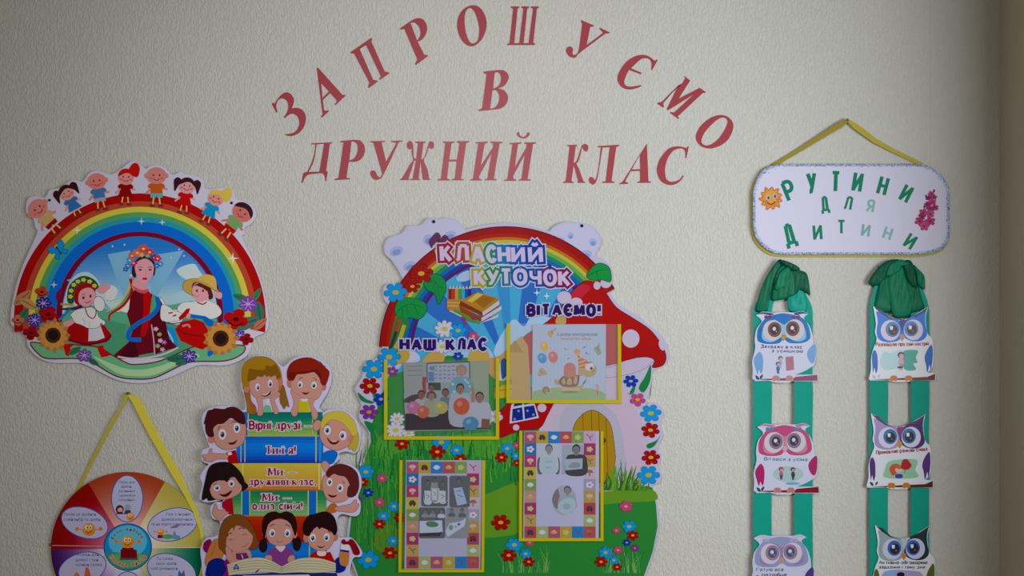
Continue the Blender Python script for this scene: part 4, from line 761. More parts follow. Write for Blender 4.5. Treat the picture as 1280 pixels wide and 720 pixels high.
# village strip between the pockets
p = Part(SH)
p.P('596,452 626,444 640,430 652,420 660,432 664,500 640,505 625,480', 'a88a54'); p.P('632,440 644,425 654,440', '9a7438'); p.P('622,455 636,452 634,476 624,478', 'b0b0c4'); p.B('626,452 632,448 636,462 628,474', '2c4c88'); p.P('618,476 640,474 640,480 618,482', '5a8a3c'); p.P('618,484 640,480 640,496 618,498', 'b09a34'); p.S('618,488 640,486', 1.2, 'a86a34')
p.B('528,452 536,442 548,438 556,444 552,454 532,458', 'b0924c'); p.B('585,448 590,438 606,436 612,446 604,454 588,456', 'b0924c'); p.B('480,440 500,430 512,440 508,452 484,456', 'a89244'); p.B('694,402 698,394 706,394 707,404 698,406', 'a8905c')
p.build('village', R)
# leaves and beads at the rainbow's feet
def big_leaf(pts, col, vein):
    p = Part(SH); l = path(pts, True, 4); p.loops([l], col); p.line(l + l[:2], 0.7, '0c4424')
    for v in vein: p.S(v, 0.9, '0c5430', 0.3)
    p.build('leaf', R)
big_leaf('530,354 538,344 548,343 556,350 558,362 553,374 548,380 544,368 534,362', '1a8040', ['534,354 545,352 550,376', '545,352 541,362', '548,358 555,360'])
big_leaf('494,385 500,374 512,372 526,375 534,382 532,392 524,399 512,397 505,404 500,400 496,394', '1c8440', ['498,388 512,380 530,384', '508,382 512,396', '518,380 524,396', '503,384 504,400'])
big_leaf('733,344 742,332 752,329 762,336 763,352 752,350 738,350', '1c8440', ['735,345 748,338 760,338', '745,340 748,348'])
p = Part(SH); p.B('494,400 504,396 512,404 506,420 500,436 492,444 486,440', '2c7038'); p.S('506,406 500,424 492,440', 5, 'a89a3c'); p.S('498,404 494,420 488,436', 4, '2c2c30'); p.S('500,400 496,414', 4, 'a8402c'); p.build('vine', R)
# flowers: blue, red and violet around the edge
def bloom(name, x, y, r, kind, leaf=None):
    p = Part(SH)
    col, ol, ctr, n = {'blue': ('1c8ccc', '1470ac', 'c09a28', 6), 'red': ('980c14', '5c0a14', 'b89a3c', 6), 'pink': ('b4487c', '7c2a54', 'b8a030', 5), 'navy': ('1c3cac', '14246c', 'a89a60', 6), 'violet': ('74348c', '4c1c64', 'b08a30', 6), 'white': ('bab8cc', '8c8ca4', 'a8a85c', 9)}[kind]
    p.flower(x, y, r, col, ctr, n, rot=(x * 7 % 6), ol=ol, cr=.3 if kind != 'white' else .36)
    if kind in ('red', 'pink', 'violet'):
        for i in range(n): a = x * 7 % 6 + i * 2 * math.pi / n; p.S([(x + r * .3 * math.cos(a), y + .85 * r * .3 * math.sin(a)), (x + r * .72 * math.cos(a), y + .85 * r * .72 * math.sin(a))], r * .07, ol)
    p.build(name, R)
for pts in ('448,490 458,498 468,502 464,504 452,500', '466,490 478,498 482,520 474,510', '456,526 468,530 464,540', '808,555 820,550 825,543 818,556 810,560', '798,484 806,470 813,456 812,476 804,490', '786,492 794,478 792,490', '806,510 812,494 814,478 810,500'):
    p = Part(SH); p.B(pts, '1c7440'); p.build('flower_leaf', R)
for x, y, r, k in ((495, 365.5, 13.5, 'blue'), (527, 342, 14, 'red'), (516, 358, 9, 'red'), (487, 446, 13.5, 'blue'), (468, 461, 13.5, 'blue'), (463, 482, 11.5, 'red'), (477, 498.5, 9, 'navy'), (462, 514.5, 10.5, 'violet'),
                   (503, 554, 8.5, 'red'), (552, 552, 11, 'blue'), (458, 589, 10, 'blue'), (478, 597, 6.5, 'pink'), (454, 602, 7, 'red'), (461, 615, 6, 'navy'), (449, 624, 5, 'violet'), (475, 627, 6.5, 'pink'), (493, 632, 7.5, 'blue'), (480, 644, 7.5, 'blue'), (475, 654, 7, 'red'), (500, 646, 7, 'red'), (461, 698.5, 13, 'blue'), (488, 690, 8.5, 'red'), (492, 675, 7, 'blue'),
                   (547, 564, 9.5, 'red'), (571, 562, 8, 'blue'), (576, 573, 7, 'red'), (634, 560, 8, 'blue'), (627, 571, 7.5, 'red'), (645, 569, 6, 'blue'), (646, 556, 5, 'pink'), (646, 578, 5, 'red'), (626, 652, 11, 'red'), (643, 680, 10, 'blue'), (636, 693, 9, 'red'), (657, 691, 7, 'blue'), (661, 701, 7, 'red'), (662, 677, 5.5, 'pink'),
                   (782, 632, 8, 'pink'), (786, 657, 8.5, 'blue'), (770, 662, 5, 'pink'), (790.5, 668, 7, 'red'), (783, 677, 5, 'navy'), (772, 686.5, 5.5, 'pink'), (793, 684, 5, 'violet'), (756.5, 689.5, 8, 'blue'), (751, 701, 7.5, 'red'), (767, 699, 6, 'blue'), (771, 707.5, 5.5, 'red'),
                   (788, 476, 8.5, 'navy'), (796.5, 499, 9, 'pink'), (813, 516, 12, 'blue'), (812.5, 537, 10.5, 'red'), (813, 571, 10.5, 'red'), (810, 593, 13, 'blue'),
                   (556, 411, 12, 'white'), (573, 413, 10, 'blue'), (592, 420, 6.5, 'pink'), (553, 433, 10, 'white'), (573, 445, 6, 'navy'), (497, 523, 9, 'white'), (495, 537, 12, 'white'), (511, 541, 8, 'white'), (618, 520, 9, 'white'), (491, 464, 7, 'violet')):
    bloom('flower', x, y, r, k)
p = Part(SH)
for a, b in (((540, 310), (547, 291)), ((550, 312), (557, 294))):
    p.B([a, (a[0] - 3, a[1] - 8), (b[0] - 5, b[1] + 4), b, (b[0] + 4, b[1] + 6), (a[0] + 2, a[1] - 4)], '5c2a50', ol=(0.6, '3c1a38'))
p.S('544,312 548,325', 2, 'a89a3c'); p.build('butterfly', R)
# pencils, books and scissors
p = Part(SH)
for i, c in enumerate(('8c1414', 'a83a18', 'b0883c', '3c8a3c', '3a9ac0', '1c4cac', '3c1c74')):
    x = 561 + i * 4.1; p.P([(x, 376), (x, 361), (x + 1.9, 357), (x + 3.8, 361), (x + 3.8, 376)], c); p.P([(x, 361), (x + 1.9, 357), (x + 3.8, 361)], 'b8a898')
p.P('559,374 584,374 590,388 582,396 559,386', 'a07838'); p.S('559,378 582,379', 0.8, 'c0a880'); p.S('559,382 582,383', 0.8, 'c0a880')
p.P('569,386 600,402 600,405 588,402 566,390', '4a8438'); p.P('576,376 597,365 625,373 603,390', 'a0742c'); p.P('584,376 597,366 604,368 590,378', 'b8a850'); p.P('594,377 604,369 620,373 604,385', '8a5c20')
p.P('576,376 603,390 603,394 574,382', '74301c'); p.P('603,390 624,375 624,382 604,396', 'b4aeb8'); p.P('602,397 627,382 627,387 602,402', 'b4aeb8'); p.S('603,396 625,381', 1, '74301c'); p.P('600,404 624,392 622,397 600,404', 'b4aeb8'); p.P('574,382 602,396 602,402 576,390', '84401c')
p.S('562,388 574,394 580,398', 1.6, 'b0aec8'); p.E(580, 398, 4, 2, '8c3470', 30); p.E(582, 403, 3, 2, '8c3470', 40); p.E(592, 398, 4, 2, '7c3464', 20)
p.build('books_and_pencils', R)
for x, y in ((542.5, 277.3), (727, 282.5)):
    p = Part(SH); p.E(x, y, 2.0, 2.0, '0c0c14', n=12); p.build('screw_hole', R)
# lettering
RB = ['8c1030', '98402c', 'a0903c', '2c7c48', '1c6ca0', '1c50a8', '1c3c98']
p = Part(SH)
TITLE = list(zip('КЛАСНИЙ', (553, 571, 592, 609.5, 625, 642, 663), (326, 325.5, 327, 326.5, 327, 327.5, 327.5), (13, 17, 15, 12, 14, 15.5, 17), RB, (18,) * 7, (-.06,) * 7))
TITLE += list(zip('КУТОЧОК', (595, 610.5, 627.5, 643.5, 664, 681, 700), (355.5, 355, 354.5, 354.5, 355.5, 355.5, 356.5), (13, 15, 13.5, 17, 13.5, 16, 13.5), ('98902c', '2f7c3c', '1c6c7c', '1c50a0', '244494', '50287c', '74184c'), (17,) * 7, (-.03,) * 7))
for extra, tone in ((2.5, 'b0b8d0'), (1.7, None), (0, 'b8aed0')):
    for ch, x, y, w, c, h, shr in TITLE:
        drawn(p, ch, x, y, h, tone or c, w=w, thick=2.9, thin=2.4, shear=shr, only=extra)
p.build('title_lettering', R)
p = Part(SH); drawn(p, 'НАШ', 502, 436.5, 12.5, '2a1060', w=44, thick=3.8, thin=2.8, outs=[(1.2, 'aab0cc')], jit=.3); drawn(p, 'КЛАС', 559.5, 436.5, 12.5, '2a1060', w=50, thick=3.8, thin=2.8, outs=[(1.2, 'aab0cc')], jit=.3); p.build('caption_lettering', R)
p = Part(SH); drawn(p, 'ВІТАЄМО!', 660, 393.5, 12, '2a0c54', w=91, thick=3.8, thin=2.9, outs=[(1.2, 'aab0cc')], jit=.3); p.build('caption_lettering', R)
for x, y in ((671, 366), (683, 370)):
    p = Part(SH); p.star(x, y, 5, 'b8d0e4', 4, .25); p.build('star', R)
# pockets: clear plastic sheet with yellow edging
def clear(f):
    m = bpy.data.materials.new('clear_plastic'); m.use_nodes = True; nt = m.node_tree
    out = nt.nodes['Material Output']; b = nt.nodes['Principled BSDF']; b.inputs['Base Color'].default_value = (.75, .75, .78, 1); b.inputs['Roughness'].default_value = .25
    tr = nt.nodes.new('ShaderNodeBsdfTransparent'); mx = nt.nodes.new('ShaderNodeMixShader'); mx.inputs[0].default_value = f
    nt.links.new(tr.outputs[0], mx.inputs[1]); nt.links.new(b.outputs[0], mx.inputs[2]); nt.links.new(mx.outputs[0], out.inputs['Surface'])
    return m
CLEAR = clear(0.012); HAZY = clear(0.075)
YEL = 'b4a82c'; PD = SH.d + 0.0004
def quad(a, b, c, d): return [a, b, c, d]
POCKETS = [((483, 449), (622, 447), (622, 546.5), (483, 546.5), 4.2, 'pocket holding the class photo'), ((635.5, 404), (773.5, 405), (774, 501.5), (635, 501), 4.2, 'pocket holding the birthday card'),
           ((502, 574), (605, 574.5), (603.5, 711.8), (500.5, 711.8), 3.6, 'lower left pocket'), ((651, 537.5), (752, 538), (752, 672.8), (650.5, 673), 3.8, 'lower right pocket')]
for a, b, c, d, w, lab in POCKETS:
    p = Part(SH); sv = SH.d; p.slab([[a, b, c, d]], PD + 0.0016, PD + 0.0019, HAZY if 'birthday' in lab else CLEAR); sheet_ = p.build('pocket', R, lab); SH.d = sv
    q = Part(SH); h = w / 2; D0, D1 = PD + 0.0012, PD + 0.0028
    for s, e in ((a, d), (b, c)): q.slab([[(s[0] - h, s[1]), (s[0] + h, s[1]), (e[0] + h, e[1] + h), (e[0] - h, e[1] + h)]], D0, D1, YEL)
    q.slab([[(d[0] - h, d[1] - h), (c[0] + h, c[1] - h), (c[0] + h, c[1] + h), (d[0] - h, d[1] + h)]], D0, D1 + .0001, YEL)
    SH.d = sv; o = q.build('pocket_edging', sheet_)
# papers in the pockets
def paper(name, label, cat, quadpts, col, px, py):
    t = thing(name, label, cat, px, py); s = Sheet(PD + 0.0004, 0.84 if name != 'class_photo' else 1.05, 0.35); p = Part(s); p.slab([quadpts], PD, PD + 0.0004, col); p.build('sheet', t); return t, s
TILES = ['94486c', 'a08a34', '1c70b4', '9c4454', '6a8a4c', 'aa90b0', 'a0763c', '24649c', '94345c', 'a49a44', '6a8448', 'a07c78', '8c2c60', 'a08850', 'a89ab0', '8a86a4', '98843c', '9a3c50', '8a9a60']
def tile(p, x, y, w, h, i):
    c = TILES[i % len(TILES)]; p.P([(x, y), (x + w, y), (x + w, y + h), (x, y + h)], c); m = (x + w / 2, y + h / 2); k = i % 8; r = w * .28
    if k == 0: p.E(m[0], m[1] - 1, r, r * .6, 'b898a8'); p.P([(m[0] - r * .5, m[1]), (m[0] + r * .5, m[1]), (m[0] + r * .3, m[1] + r), (m[0] - r * .3, m[1] + r)], 'b08a70')
    elif k == 1: p.P([(m[0] - r, m[1]), (m[0] - r * .6, m[1] - r * .8), (m[0] + r * .5, m[1] - r * .8), (m[0] + r, m[1]), (m[0] + r, m[1] + r * .5), (m[0] - r, m[1] + r * .5)], '3c3030'); p.E(m[0] - r * .5, m[1] + r * .6, r * .3, r * .3, '1c1418', n=8); p.E(m[0] + r * .5, m[1] + r * .6, r * .3, r * .3, '1c1418', n=8)
    elif k == 2: p.B([(m[0] - r, m[1]), (m[0] - r * .3, m[1] - r * .7), (m[0] + r * .6, m[1] - r * .5), (m[0] + r, m[1]), (m[0] + r * .3, m[1] + r * .6), (m[0] - r * .5, m[1] + r * .5)], 'b8b8d0')
    elif k == 3: p.E(m[0], m[1], r, r * .5, 'b09050'); p.P([(m[0] - r * .6, m[1] - r * .6), (m[0] + r * .4, m[1] - r * .7), (m[0] + r * .3, m[1])], 'b8a088')
    elif k == 4: p.flower(m[0], m[1], r, 'a0a878', 'b8a860', 5)
    elif k == 5: p.S([(m[0] - r, m[1] - r), (m[0], m[1]), (m[0] + r * .4, m[1] + r)], .9, '5c3458'); p.S([(m[0], m[1]), (m[0] + r, m[1] - r * .6)], .9, '5c3458')
    elif k == 6: p.E(m[0], m[1], r * 1.1, r, '84603c', a0=180, a1=360); p.P([(m[0] - .6, m[1]), (m[0] + .6, m[1]), (m[0] + .6, m[1] + r), (m[0] - .6, m[1] + r)], '5c4030')
    else: p.flower(m[0], m[1], r * 1.2, 'bab4cc', 'a02c3c', 5)
def tiled(t, s, x0, x1, y0, y1, lw, cols, rows):
    """the coloured picture tiles around a sheet, one printed part each"""
    i = 0; w = (x1 - x0) / cols; h = (y1 - y0) / rows
    for c in range(cols):
        for r in range(rows):
            if 0 < c < cols - 1 and 0 < r < rows - 1: continue
            p = Part(s); tile(p, x0 + c * w, y0 + r * h, w, h, [0, 1, 2, 3, 4, 5][c] if r == 0 else (6 + r if c == 0 else (11 + r if c == cols - 1 else 14 + c)) + (0 if r < rows - 1 else 3)); p.build('picture_tile', t)
G0, G1, G2, G3 = '2c3038', '50565f', '787e8a', 'a4acbc'
def bust(p, x, y, r, face, hair, shirt, w=1.6, h=3.2):
    p.B([(x - r * w, y + r * h), (x - r * w, y + r * 1.7), (x - r * .6, y + r * 1.05), (x + r * .6, y + r * 1.05), (x + r * w, y + r * 1.7), (x + r * w, y + r * h)], shirt)
    p.P([(x - r * .35, y + r * .6), (x + r * .35, y + r * .6), (x + r * .4, y + r * 1.3), (x - r * .4, y + r * 1.3)], face)
    p.E(x, y - r * .1, r * .92, r * 1.12, hair, n=16); p.E(x, y + r * .15, r * .78, r * .92, face, n=16)
    for sg in (-1, 1): p.E(x + sg * r * .3, y + r * .05, r * .13, r * .1, '241c20', n=6)
    p.S([(x - r * .25, y + r * .6), (x + r * .25, y + r * .6)], r * .12, '6c3c3c')
# class photo
t, s = paper('class_photo', 'colour class photo of children with balloons in the upper left pocket', 'photo', [(504.5, 453), (610.5, 450.5), (612, 536), (507.6, 538.6)], '8c949c', 558, 538)
p = Part(s).o(490, 440, 6.543)
p.P('97,90 290,85 295,320 110,380', '8c9498'); p.P('635,75 785,68 798,520 640,500', '8a988c'); p.P('100,330 230,320 300,330 300,480 108,480', '8a94a4')
p.P('290,90 635,78 640,250 292,245', '98a0b4'); p.S([(290, 90), (635, 78)], 8, '2c3848'); p.S([(635, 78), (638, 250)], 7, '2c3848'); p.S([(290, 90), (292, 245)], 7, '2c3848')
for yy in (112, 145, 178, 208):
    for k in range(7):
        p.S([(350 + k * 36, yy + (k % 2) * 6), (372 + k * 36, yy + 3)], 7, '5c6a88')
p.E(330, 130, 22, 18, '6c7894'); p.P('300,160 345,158 348,235 302,238', '5c7cac'); p.P('300,245 400,248 402,310 300,305', '3c444c')
for yy in (115, 150, 190): p.S([(130, yy), (250, yy - 4)], 6, '6c7c80')
p.P('112,500 470,470 800,520 808,625 112,635', '342c34'); p.B('110,380 180,345 240,350 230,400 112,410', '4c3c40'); p.S('270,200 265,260 272,340', 34, '9a4450', 26)
p.build('backdrop_print', t)
p = Part(s).o(490, 440, 6.543)
p.B('470,330 480,250 520,205 560,195 620,205 665,255 680,400 640,430 480,420', '6c94ac'); 
for x, y in ((500, 260), (620, 245), (640, 280), (510, 320), (600, 225), (650, 330)): p.E(x, y, 14, 10, 'a4b8c4', 30, n=8)
p.S('655,280 665,350 655,410', 26, '9c7468'); p.E(570, 145, 46, 46, '8c7c74'); p.E(570, 158, 34, 36, 'a08078'); p.build('figure_print', t, 'teacher in a light blue patterned blouse')
for x, y, r, f, h, sh_, w, hh in ((243, 345, 32, '84584c', '3c2c2c', '9aa0ac', 1.7, 5), (325, 290, 28, '7c5850', '3c302c', '54585c', 1.3, 3), (325, 355, 32, '94706a', '4c3c38', '8a9484', 1.8, 5), (440, 330, 32, '7c5c54', '3c3030', '5c7488', 1.4, 4), (560, 295, 36, '8c6c68', '34282c', '9ca0b4', 2.3, 8), (718, 365, 38, '8c6c68', '403434', 'a4a8bc', 2.2, 6)):
    p = Part(s).o(490, 440, 6.543); bust(p, x, y, r, f, h, sh_, w, hh); p.build('figure_print', t)
for x, y, rx, ry, c in ((180, 450, 55, 52, 'a86c90'), (258, 485, 50, 52, 'b0604c'), (405, 450, 54, 52, 'a09c60'), (570, 440, 66, 70, 'b0583c'), (645, 580, 66, 56, '4c80ac')):
    p = Part(s).o(490, 440, 6.543); p.E(x, y, rx, ry, c, n=32); p.E(x - rx * .25, y - ry * .3, rx * .35, ry * .3, mixc(c, 'c8c4cc', .35), -30); p.build('balloon_print', t)
p = Part(s).o(490, 440, 6.543); p.P('735,540 800,545 800,620 730,615', '74504c'); p.build('sleeve_print', t)
# birthday card
t, s = paper('birthday_card', 'birthday greeting sheet with turtle in party hat and three balloons, upper right pocket', 'poster', [(665.8, 405.6), (757, 405), (756.5, 499.4), (664.8, 499.4)], '98a6c2', 711, 499)
p = Part(s).o(660, 400, 6.858)
for k in range(20): p.P([(52 + k * 30.5, 180), (58 + k * 30.5, 180), (58 + k * 30.5, 600), (52 + k * 30.5, 600)], '9cb0cc')
p.B('40,610! 150,585 260,575 400,590 500,580 600,600 664,630! 664,680! 36,680!', '7c9a6c'); p.build('ground_print', t)
for x, y, rx, ry, c, rot in ((140, 225, 35, 45, 'b89a48', -10), (120, 325, 38, 45, '2080b8', -25), (213, 315, 40, 50, 'b4605c', -15)):
    p = Part(s).o(660, 400, 6.858); p.E(x, y, rx, ry, c, rot, n=28); p.E(x - 8, y - 14, rx * .35, ry * .3, mixc(c, 'c8c4cc', .4), rot); p.S([(x, y + ry), (x + 10, y + ry + 30)], 2, '8c8c98'); p.build('balloon_print', t)
p = Part(s).o(660, 400, 6.858)
p.B('225,510 260,515 300,560 440,560 500,520 480,470 430,480 430,400 440,380 560,380 585,420 575,460 540,485 500,490 480,540 440,600 300,605 285,560 240,550', '9a8a5c'); p.B('285,600 300,570 360,580 430,575 435,610 290,612', 'a89a6c')
p.B('262,520 300,475 350,480 420,468 440,480 420,560 330,570 280,555', '6a4648'); p.B('285,515 310,492 318,540 300,548', 'a08a64'); p.B('340,500 370,500 372,548 330,545', 'a08a64'); p.B('395,485 420,485 415,540 390,540', 'a08a64')
p.B('305,450 310,390 350,362 395,380 408,430 400,480 350,492 312,480', 'a8625c'); p.B('340,440 365,430 375,470 345,480', '98744c')
p.B('430,410! 425,340 420,295! 500,345 520,365 490,405!', 'a85c4c'); p.S('425,330 465,318', 12, 'b89a60'); p.S('428,365 490,345', 12, 'b89a60'); p.S('430,395 500,375', 12, 'b89a60'); p.flower(418, 268, 32, 'b88a38', 'b08a30', 9)
p.E(525, 400, 38, 32, 'b8b4c4'); p.E(540, 412, 12, 14, '1c1820'); p.S('510,365 545,358', 6, '3c3028'); p.S('545,440 570,425', 6, '6c4c30'); p.E(360, 612, 80, 8, '5c7050'); p.build('turtle_print', t, 'printed turtle wearing a striped party hat')
for pts, c in (([(95, 420), (115, 405), (140, 425), (165, 460), (140, 470), (100, 480), (80, 465), (90, 440)], 'a08a6c'), ([(165, 100), (200, 90), (240, 60), (235, 85), (210, 110), (200, 150), (180, 140)], 'a88a54'), ([(560, 240), (590, 220), (605, 195), (615, 240), (625, 280), (600, 300), (580, 275)], '748c78')):
    p = Part(s).o(660, 400, 6.858); p.B(pts, c); m = (sum(a[0] for a in pts) / len(pts), sum(a[1] for a in pts) / len(pts)); p.S([(m[0] - 10, m[1] - 15), (m[0] + 8, m[1] + 12)], 5, '4c4438'); p.E(m[0] + 8, m[1] - 8, 8, 7, 'b08a40', n=8); p.build('bee_print', t)
p = Part(s).o(660, 400, 6.858); p.E(155, 598, 32, 32, '6c6048'); p.E(155, 598, 20, 20, '8a7a58'); p.S('150,620 190,618 185,575', 10, 'a8987c'); p.E(185, 570, 8, 12, 'b8b4c4', n=10); p.build('snail_print', t)
p = Part(s).o(660, 400, 6.858); p.B('575,550 590,545 605,560 605,600 600,640 580,640 580,590', 'b08a78'); p.S('590,600 592,640', 8, '6c5040'); p.build('mouse_print', t)
for x0, y0, x1, y1, c in ((305, 240, 335, 250, 'b86070'), (470, 235, 490, 228, '2c5ca0'), (485, 275, 515, 290, '3c74b0'), (335, 335, 352, 322, '3c8c6c')):
    p = Part(s).o(660, 400, 6.858); p.S([(x0, y0), (x1, y1)], 9, c); p.build('confetti_print', t)
p = Part(s).o(660, 400, 6.858); p.text('З ДНЕМ НАРОДЖЕННЯ', 245, 133, 20, '4c5878', w=345, bold=0.02); p.text('Нехай щастить завжди', 280, 166, 18, 'a87078', w=255); p.build('greeting_lettering', t)
# lower sheets with tile border
t, s = paper('photo_collage_sheet', 'white sheet with tile border and four rounded grey photos, lower left pocket', 'poster', [(508, 574.3), (603.4, 574.3), (600.6, 709.8), (506, 709.8)], '9a9cbc', 554, 710)
tiled(t, s, 508.6, 599, 576, 709, 13.6, 6, 9)
def photo(t, s, loop, bg, figs, extra=()):
    p = Part(s); p.loops([loop], bg)
    for pts, c in extra: p.B(pts, c)
    for f in figs: bust(p, *f)
    p.build('photo_print', t)
def rrect(x0, y0, x1, y1, r=3):
    l = []
    for cx, cy, a in ((x1 - r, y0 + r, -90), (x1 - r, y1 - r, 0), (x0 + r, y1 - r, 90), (x0 + r, y0 + r, 180)): l += arcpts(cx, cy, r, a, a + 90, 5)
    return l
photo(t, s, rrect(527, 593.5, 560, 632), G1, [(535, 602, 2.8, '5c5c64', '2c2c34', G1, 1.5, 8), (543.5, 599, 2.8, '5c5c64', '2c2c34', G2, 1.5, 9), (557 - 3, 603, 2.8, '5c5c64', '2c2c34', G1, 1.5, 8)], [([(531, 613), (540, 612), (540, 628), (531, 628)], G3), ([(541, 609), (550, 610), (550, 626), (541, 626)], G3), ([(550, 612), (558, 612), (558, 627), (550, 627)], G3)])
p = Part(s)
for x0, y0, x1, y1 in ((531, 612, 539, 627), (540, 609, 547, 624), (549, 612, 557.5, 627)): p.P([(x0, y0), (x1, y0 + .5), (x1 - .3, y1), (x0 + .4, y1)], G3); p.S([(x0 + 2, y0 + 5), (x1 - 2, y0 + 7), (x0 + 3, y0 + 10)], .7, G1); p.build('held_paper_print', t); p = Part(s)
photo(t, s, rrect(562, 593.5, 587.5, 633), G1, [(574, 600, 3.2, '5c5c64', '2c2c34', G1, 2, 8)])
p = Part(s); p.P('567,609 578,608 584,628 572,631', '8ca0c4'); p.S('571,613 578,612', .8, G1); p.S('572,617 579,620', .8, G1); p.build('held_paper_print', t)
photo(t, s, rrect(524, 633, 557, 671.5), G1, [(532, 638, 2.4, '6a6a72', G0, G2, 1.6, 3), (541, 638, 2.4, '6a6a72', G0, G2, 1.6, 3), (552, 638, 2.6, '6a6a72', G0, G3, 1.6, 3)])
p = Part(s); p.P('525,650 553,649 554,664 550,667 525,668', 'a4aec8'); p.P('525,665 550,664 554,663 550,669 525,669', G0); p.B('533,652 540,650 548,653 546,657 536,657', '4c6c5c'); p.build('held_paper_print', t)
photo(t, s, rrect(558, 633, 586, 671.5), G2, [(565, 637, 2.4, '6a6a72', G0, G1, 1.6, 3), (578, 637, 2.6, '6a6a72', G0, G1, 1.6, 3)])
p = Part(s); p.P('557,663 562,653 577,650 583,646 581,656 560,670', 'a4aec8'); p.E(564, 658, 3, 3.4, '5c8470', n=10); p.E(574, 654, 2, 2, '4c6c8c', n=8); p.E(570, 657, 1.2, 1.2, 'a06050', n=8); p.build('held_paper_print', t)
t, s = paper('photo_portrait_sheet', 'white sheet with tile border, two square photos and one oval photo, lower right pocket', 'poster', [(655, 538), (748.5, 538), (748, 671.7), (654, 671.7)], 'a2a4c6', 701, 672)
tiled(t, s, 655.4, 744, 538.5, 671.5, 13.5, 6, 9)
p = Part(s); p.P('671,554 726,554 727,656 671,656', 'a2a4c6'); p.build('blank_print', t)
photo(t, s, [(671.5, 554.3), (699, 554.3), (699, 591.3), (671.5, 591.3)], 'a0a8bc', [(686, 560.5, 5.2, '7c7c88', '4c4a52', '9aaab8', 2, 5.5)], [([(672, 573), (678, 572), (678, 590), (672, 590)], G1), ([(694, 572), (699, 573), (699, 590), (694, 590)], G1)])
p = Part(s); p.P('677,571 694,570 695,590 677,590', '94a8b8'); p.S('681,577 690,576', .8, G2); p.S('682,583 689,584', .8, G2); p.build('held_paper_print', t)
photo(t, s, [(702.3, 555), (729.5, 555), (728.6, 592), (701.4, 592)], '8c94a4', [(720, 561, 5.6, '6a6a74', '2c2c34', '34343c', 2.2, 5.5)])
p = Part(s); p.P('706,573 728,572 727.5,585 706,587', '8c9cb0'); p.B('710,582 716,577 724,578 724,583 714,584', G2); p.build('held_paper_print', t)
ov = [(704.8 + 15.2 * math.cos(a * math.pi / 20), 624.3 + 18.5 * math.sin(a * math.pi / 20)) for a in range(40)]
photo(t, s, ov, '8c96a8', [(709, 612, 5, '7c7a84', '4c4a52', '8494a4', 2, 4.5)], [([(690, 622), (697, 610), (700, 630), (694, 634)], '6c6470')])
p = Part(s); p.B('699,627 706,622 716,622 719,632 710,641 701,640 697,634', '94a8b8'); p.E(708, 632, 5, 4, '8494b0'); p.build('held_paper_print', t)
# ------------------------------------------------------------------ board 5: hanging sign for the routines
SH = Sheet(0.013, 0.76)
R = thing('routine_sign', 'white rounded sign with glitter rim, green cut letters, sun and pink flower, on yellow ribbon', 'sign', 1060, 320)
def T6(pts): return [(920 + x / 3.789, 140 + y / 3.789) for x, y in pts]
ROUND = path('75,400! 78,370~ 95,320~ 130,272~ 190,250 870,250! 925,268~ 970,310~ 995,355~ 1000,380! 1000,590! 990,620~ 960,652~ 900,670~ 850,676! 230,676! 170,668~ 120,635~ 88,590~ 76,540!', False)
ring = T6(ROUND)
p = Part(SH); p.slab([ring], 0.006, 0.013, 'bcbcd6', '8a94a8'); p.build('panel', R)
# glitter rim: a narrow band of blue-grey with specks
p = Part(SH); d = SH.next(); n = len(ring); cxm, cym = 1060, 262
inner = [(cxm + (x - cxm) * 0.972, cym + (y - cym) * 0.945) for x, y in ring]
q = []
for i in range(n + 1): q += [ring[i % n], inner[i % n]]
p.raw(q, [(2 * i, 2 * i + 1, 2 * i + 3, 2 * i + 2) for i in range(n)], d, 'a4acca')
rnd = random.Random(11); dense = []
for i in range(n):
    a, b = ring[i], ring[(i + 1) % n]; L = math.hypot(a[0] - b[0], a[1] - b[1]); m = max(1, int(L / 0.55))
    for k in range(m): dense.append((a[0] + (b[0] - a[0]) * k / m, a[1] + (b[1] - a[1]) * k / m))
for x, y in dense:
    for _ in range(2):
        f = 1 - abs(rnd.gauss(0, 0.012)); fx, fy = cxm + (x - cxm) * f, cym + (y - cym) * (1 - (1 - f) * 2.0); r = rnd.uniform(.3, .75)
        p.loops([[(fx + r * math.cos(a * 1.2566), fy + .8 * r * math.sin(a * 1.2566)) for a in range(5)]], rnd.choice(['5c7ca8', '3c4c78', '7c94c0', 'c4c8d8', '2c3450', '8ca4cc', '4a6a9c']), SH.next(.0000002))
p.build('glitter_rim', R)
GL1 = '187058'
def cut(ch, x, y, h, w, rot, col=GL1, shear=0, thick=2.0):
    q = Part(SH); drawn(q, ch, x, y, h, col, w=w * 1.08, thick=thick, thin=thick * .92, rot=rot, shear=shear, align='c'); q.build('letter', R, ('green paper letter ' if col == GL1 else 'pale green letter ') + ch)
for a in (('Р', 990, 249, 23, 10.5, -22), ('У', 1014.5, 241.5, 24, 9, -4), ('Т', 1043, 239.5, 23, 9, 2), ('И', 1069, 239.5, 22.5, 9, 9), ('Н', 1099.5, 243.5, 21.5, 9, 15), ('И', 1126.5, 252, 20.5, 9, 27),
          ('Д', 1031, 264, 17, 8.5, -8), ('Л', 1057.5, 262, 15, 8.5, 10), ('Я', 1085.5, 265, 14, 8, 10, '6fa09c'), ('Д', 989.5, 305, 24, 11.5, -17), ('И', 1021.5, 299.5, 17.5, 9, -4), ('Т', 1050.5, 292, 15.5, 8.5, 0), ('И', 1080, 295.5, 14.5, 8.5, 7, '6a9a98'), ('Н', 1106, 299, 14.5, 8.5, 18, '74a2a2'), ('И', 1131.5, 310, 18, 9, 32)): cut(*a)  # three of the letters are a paler green than the others
p = Part(SH)
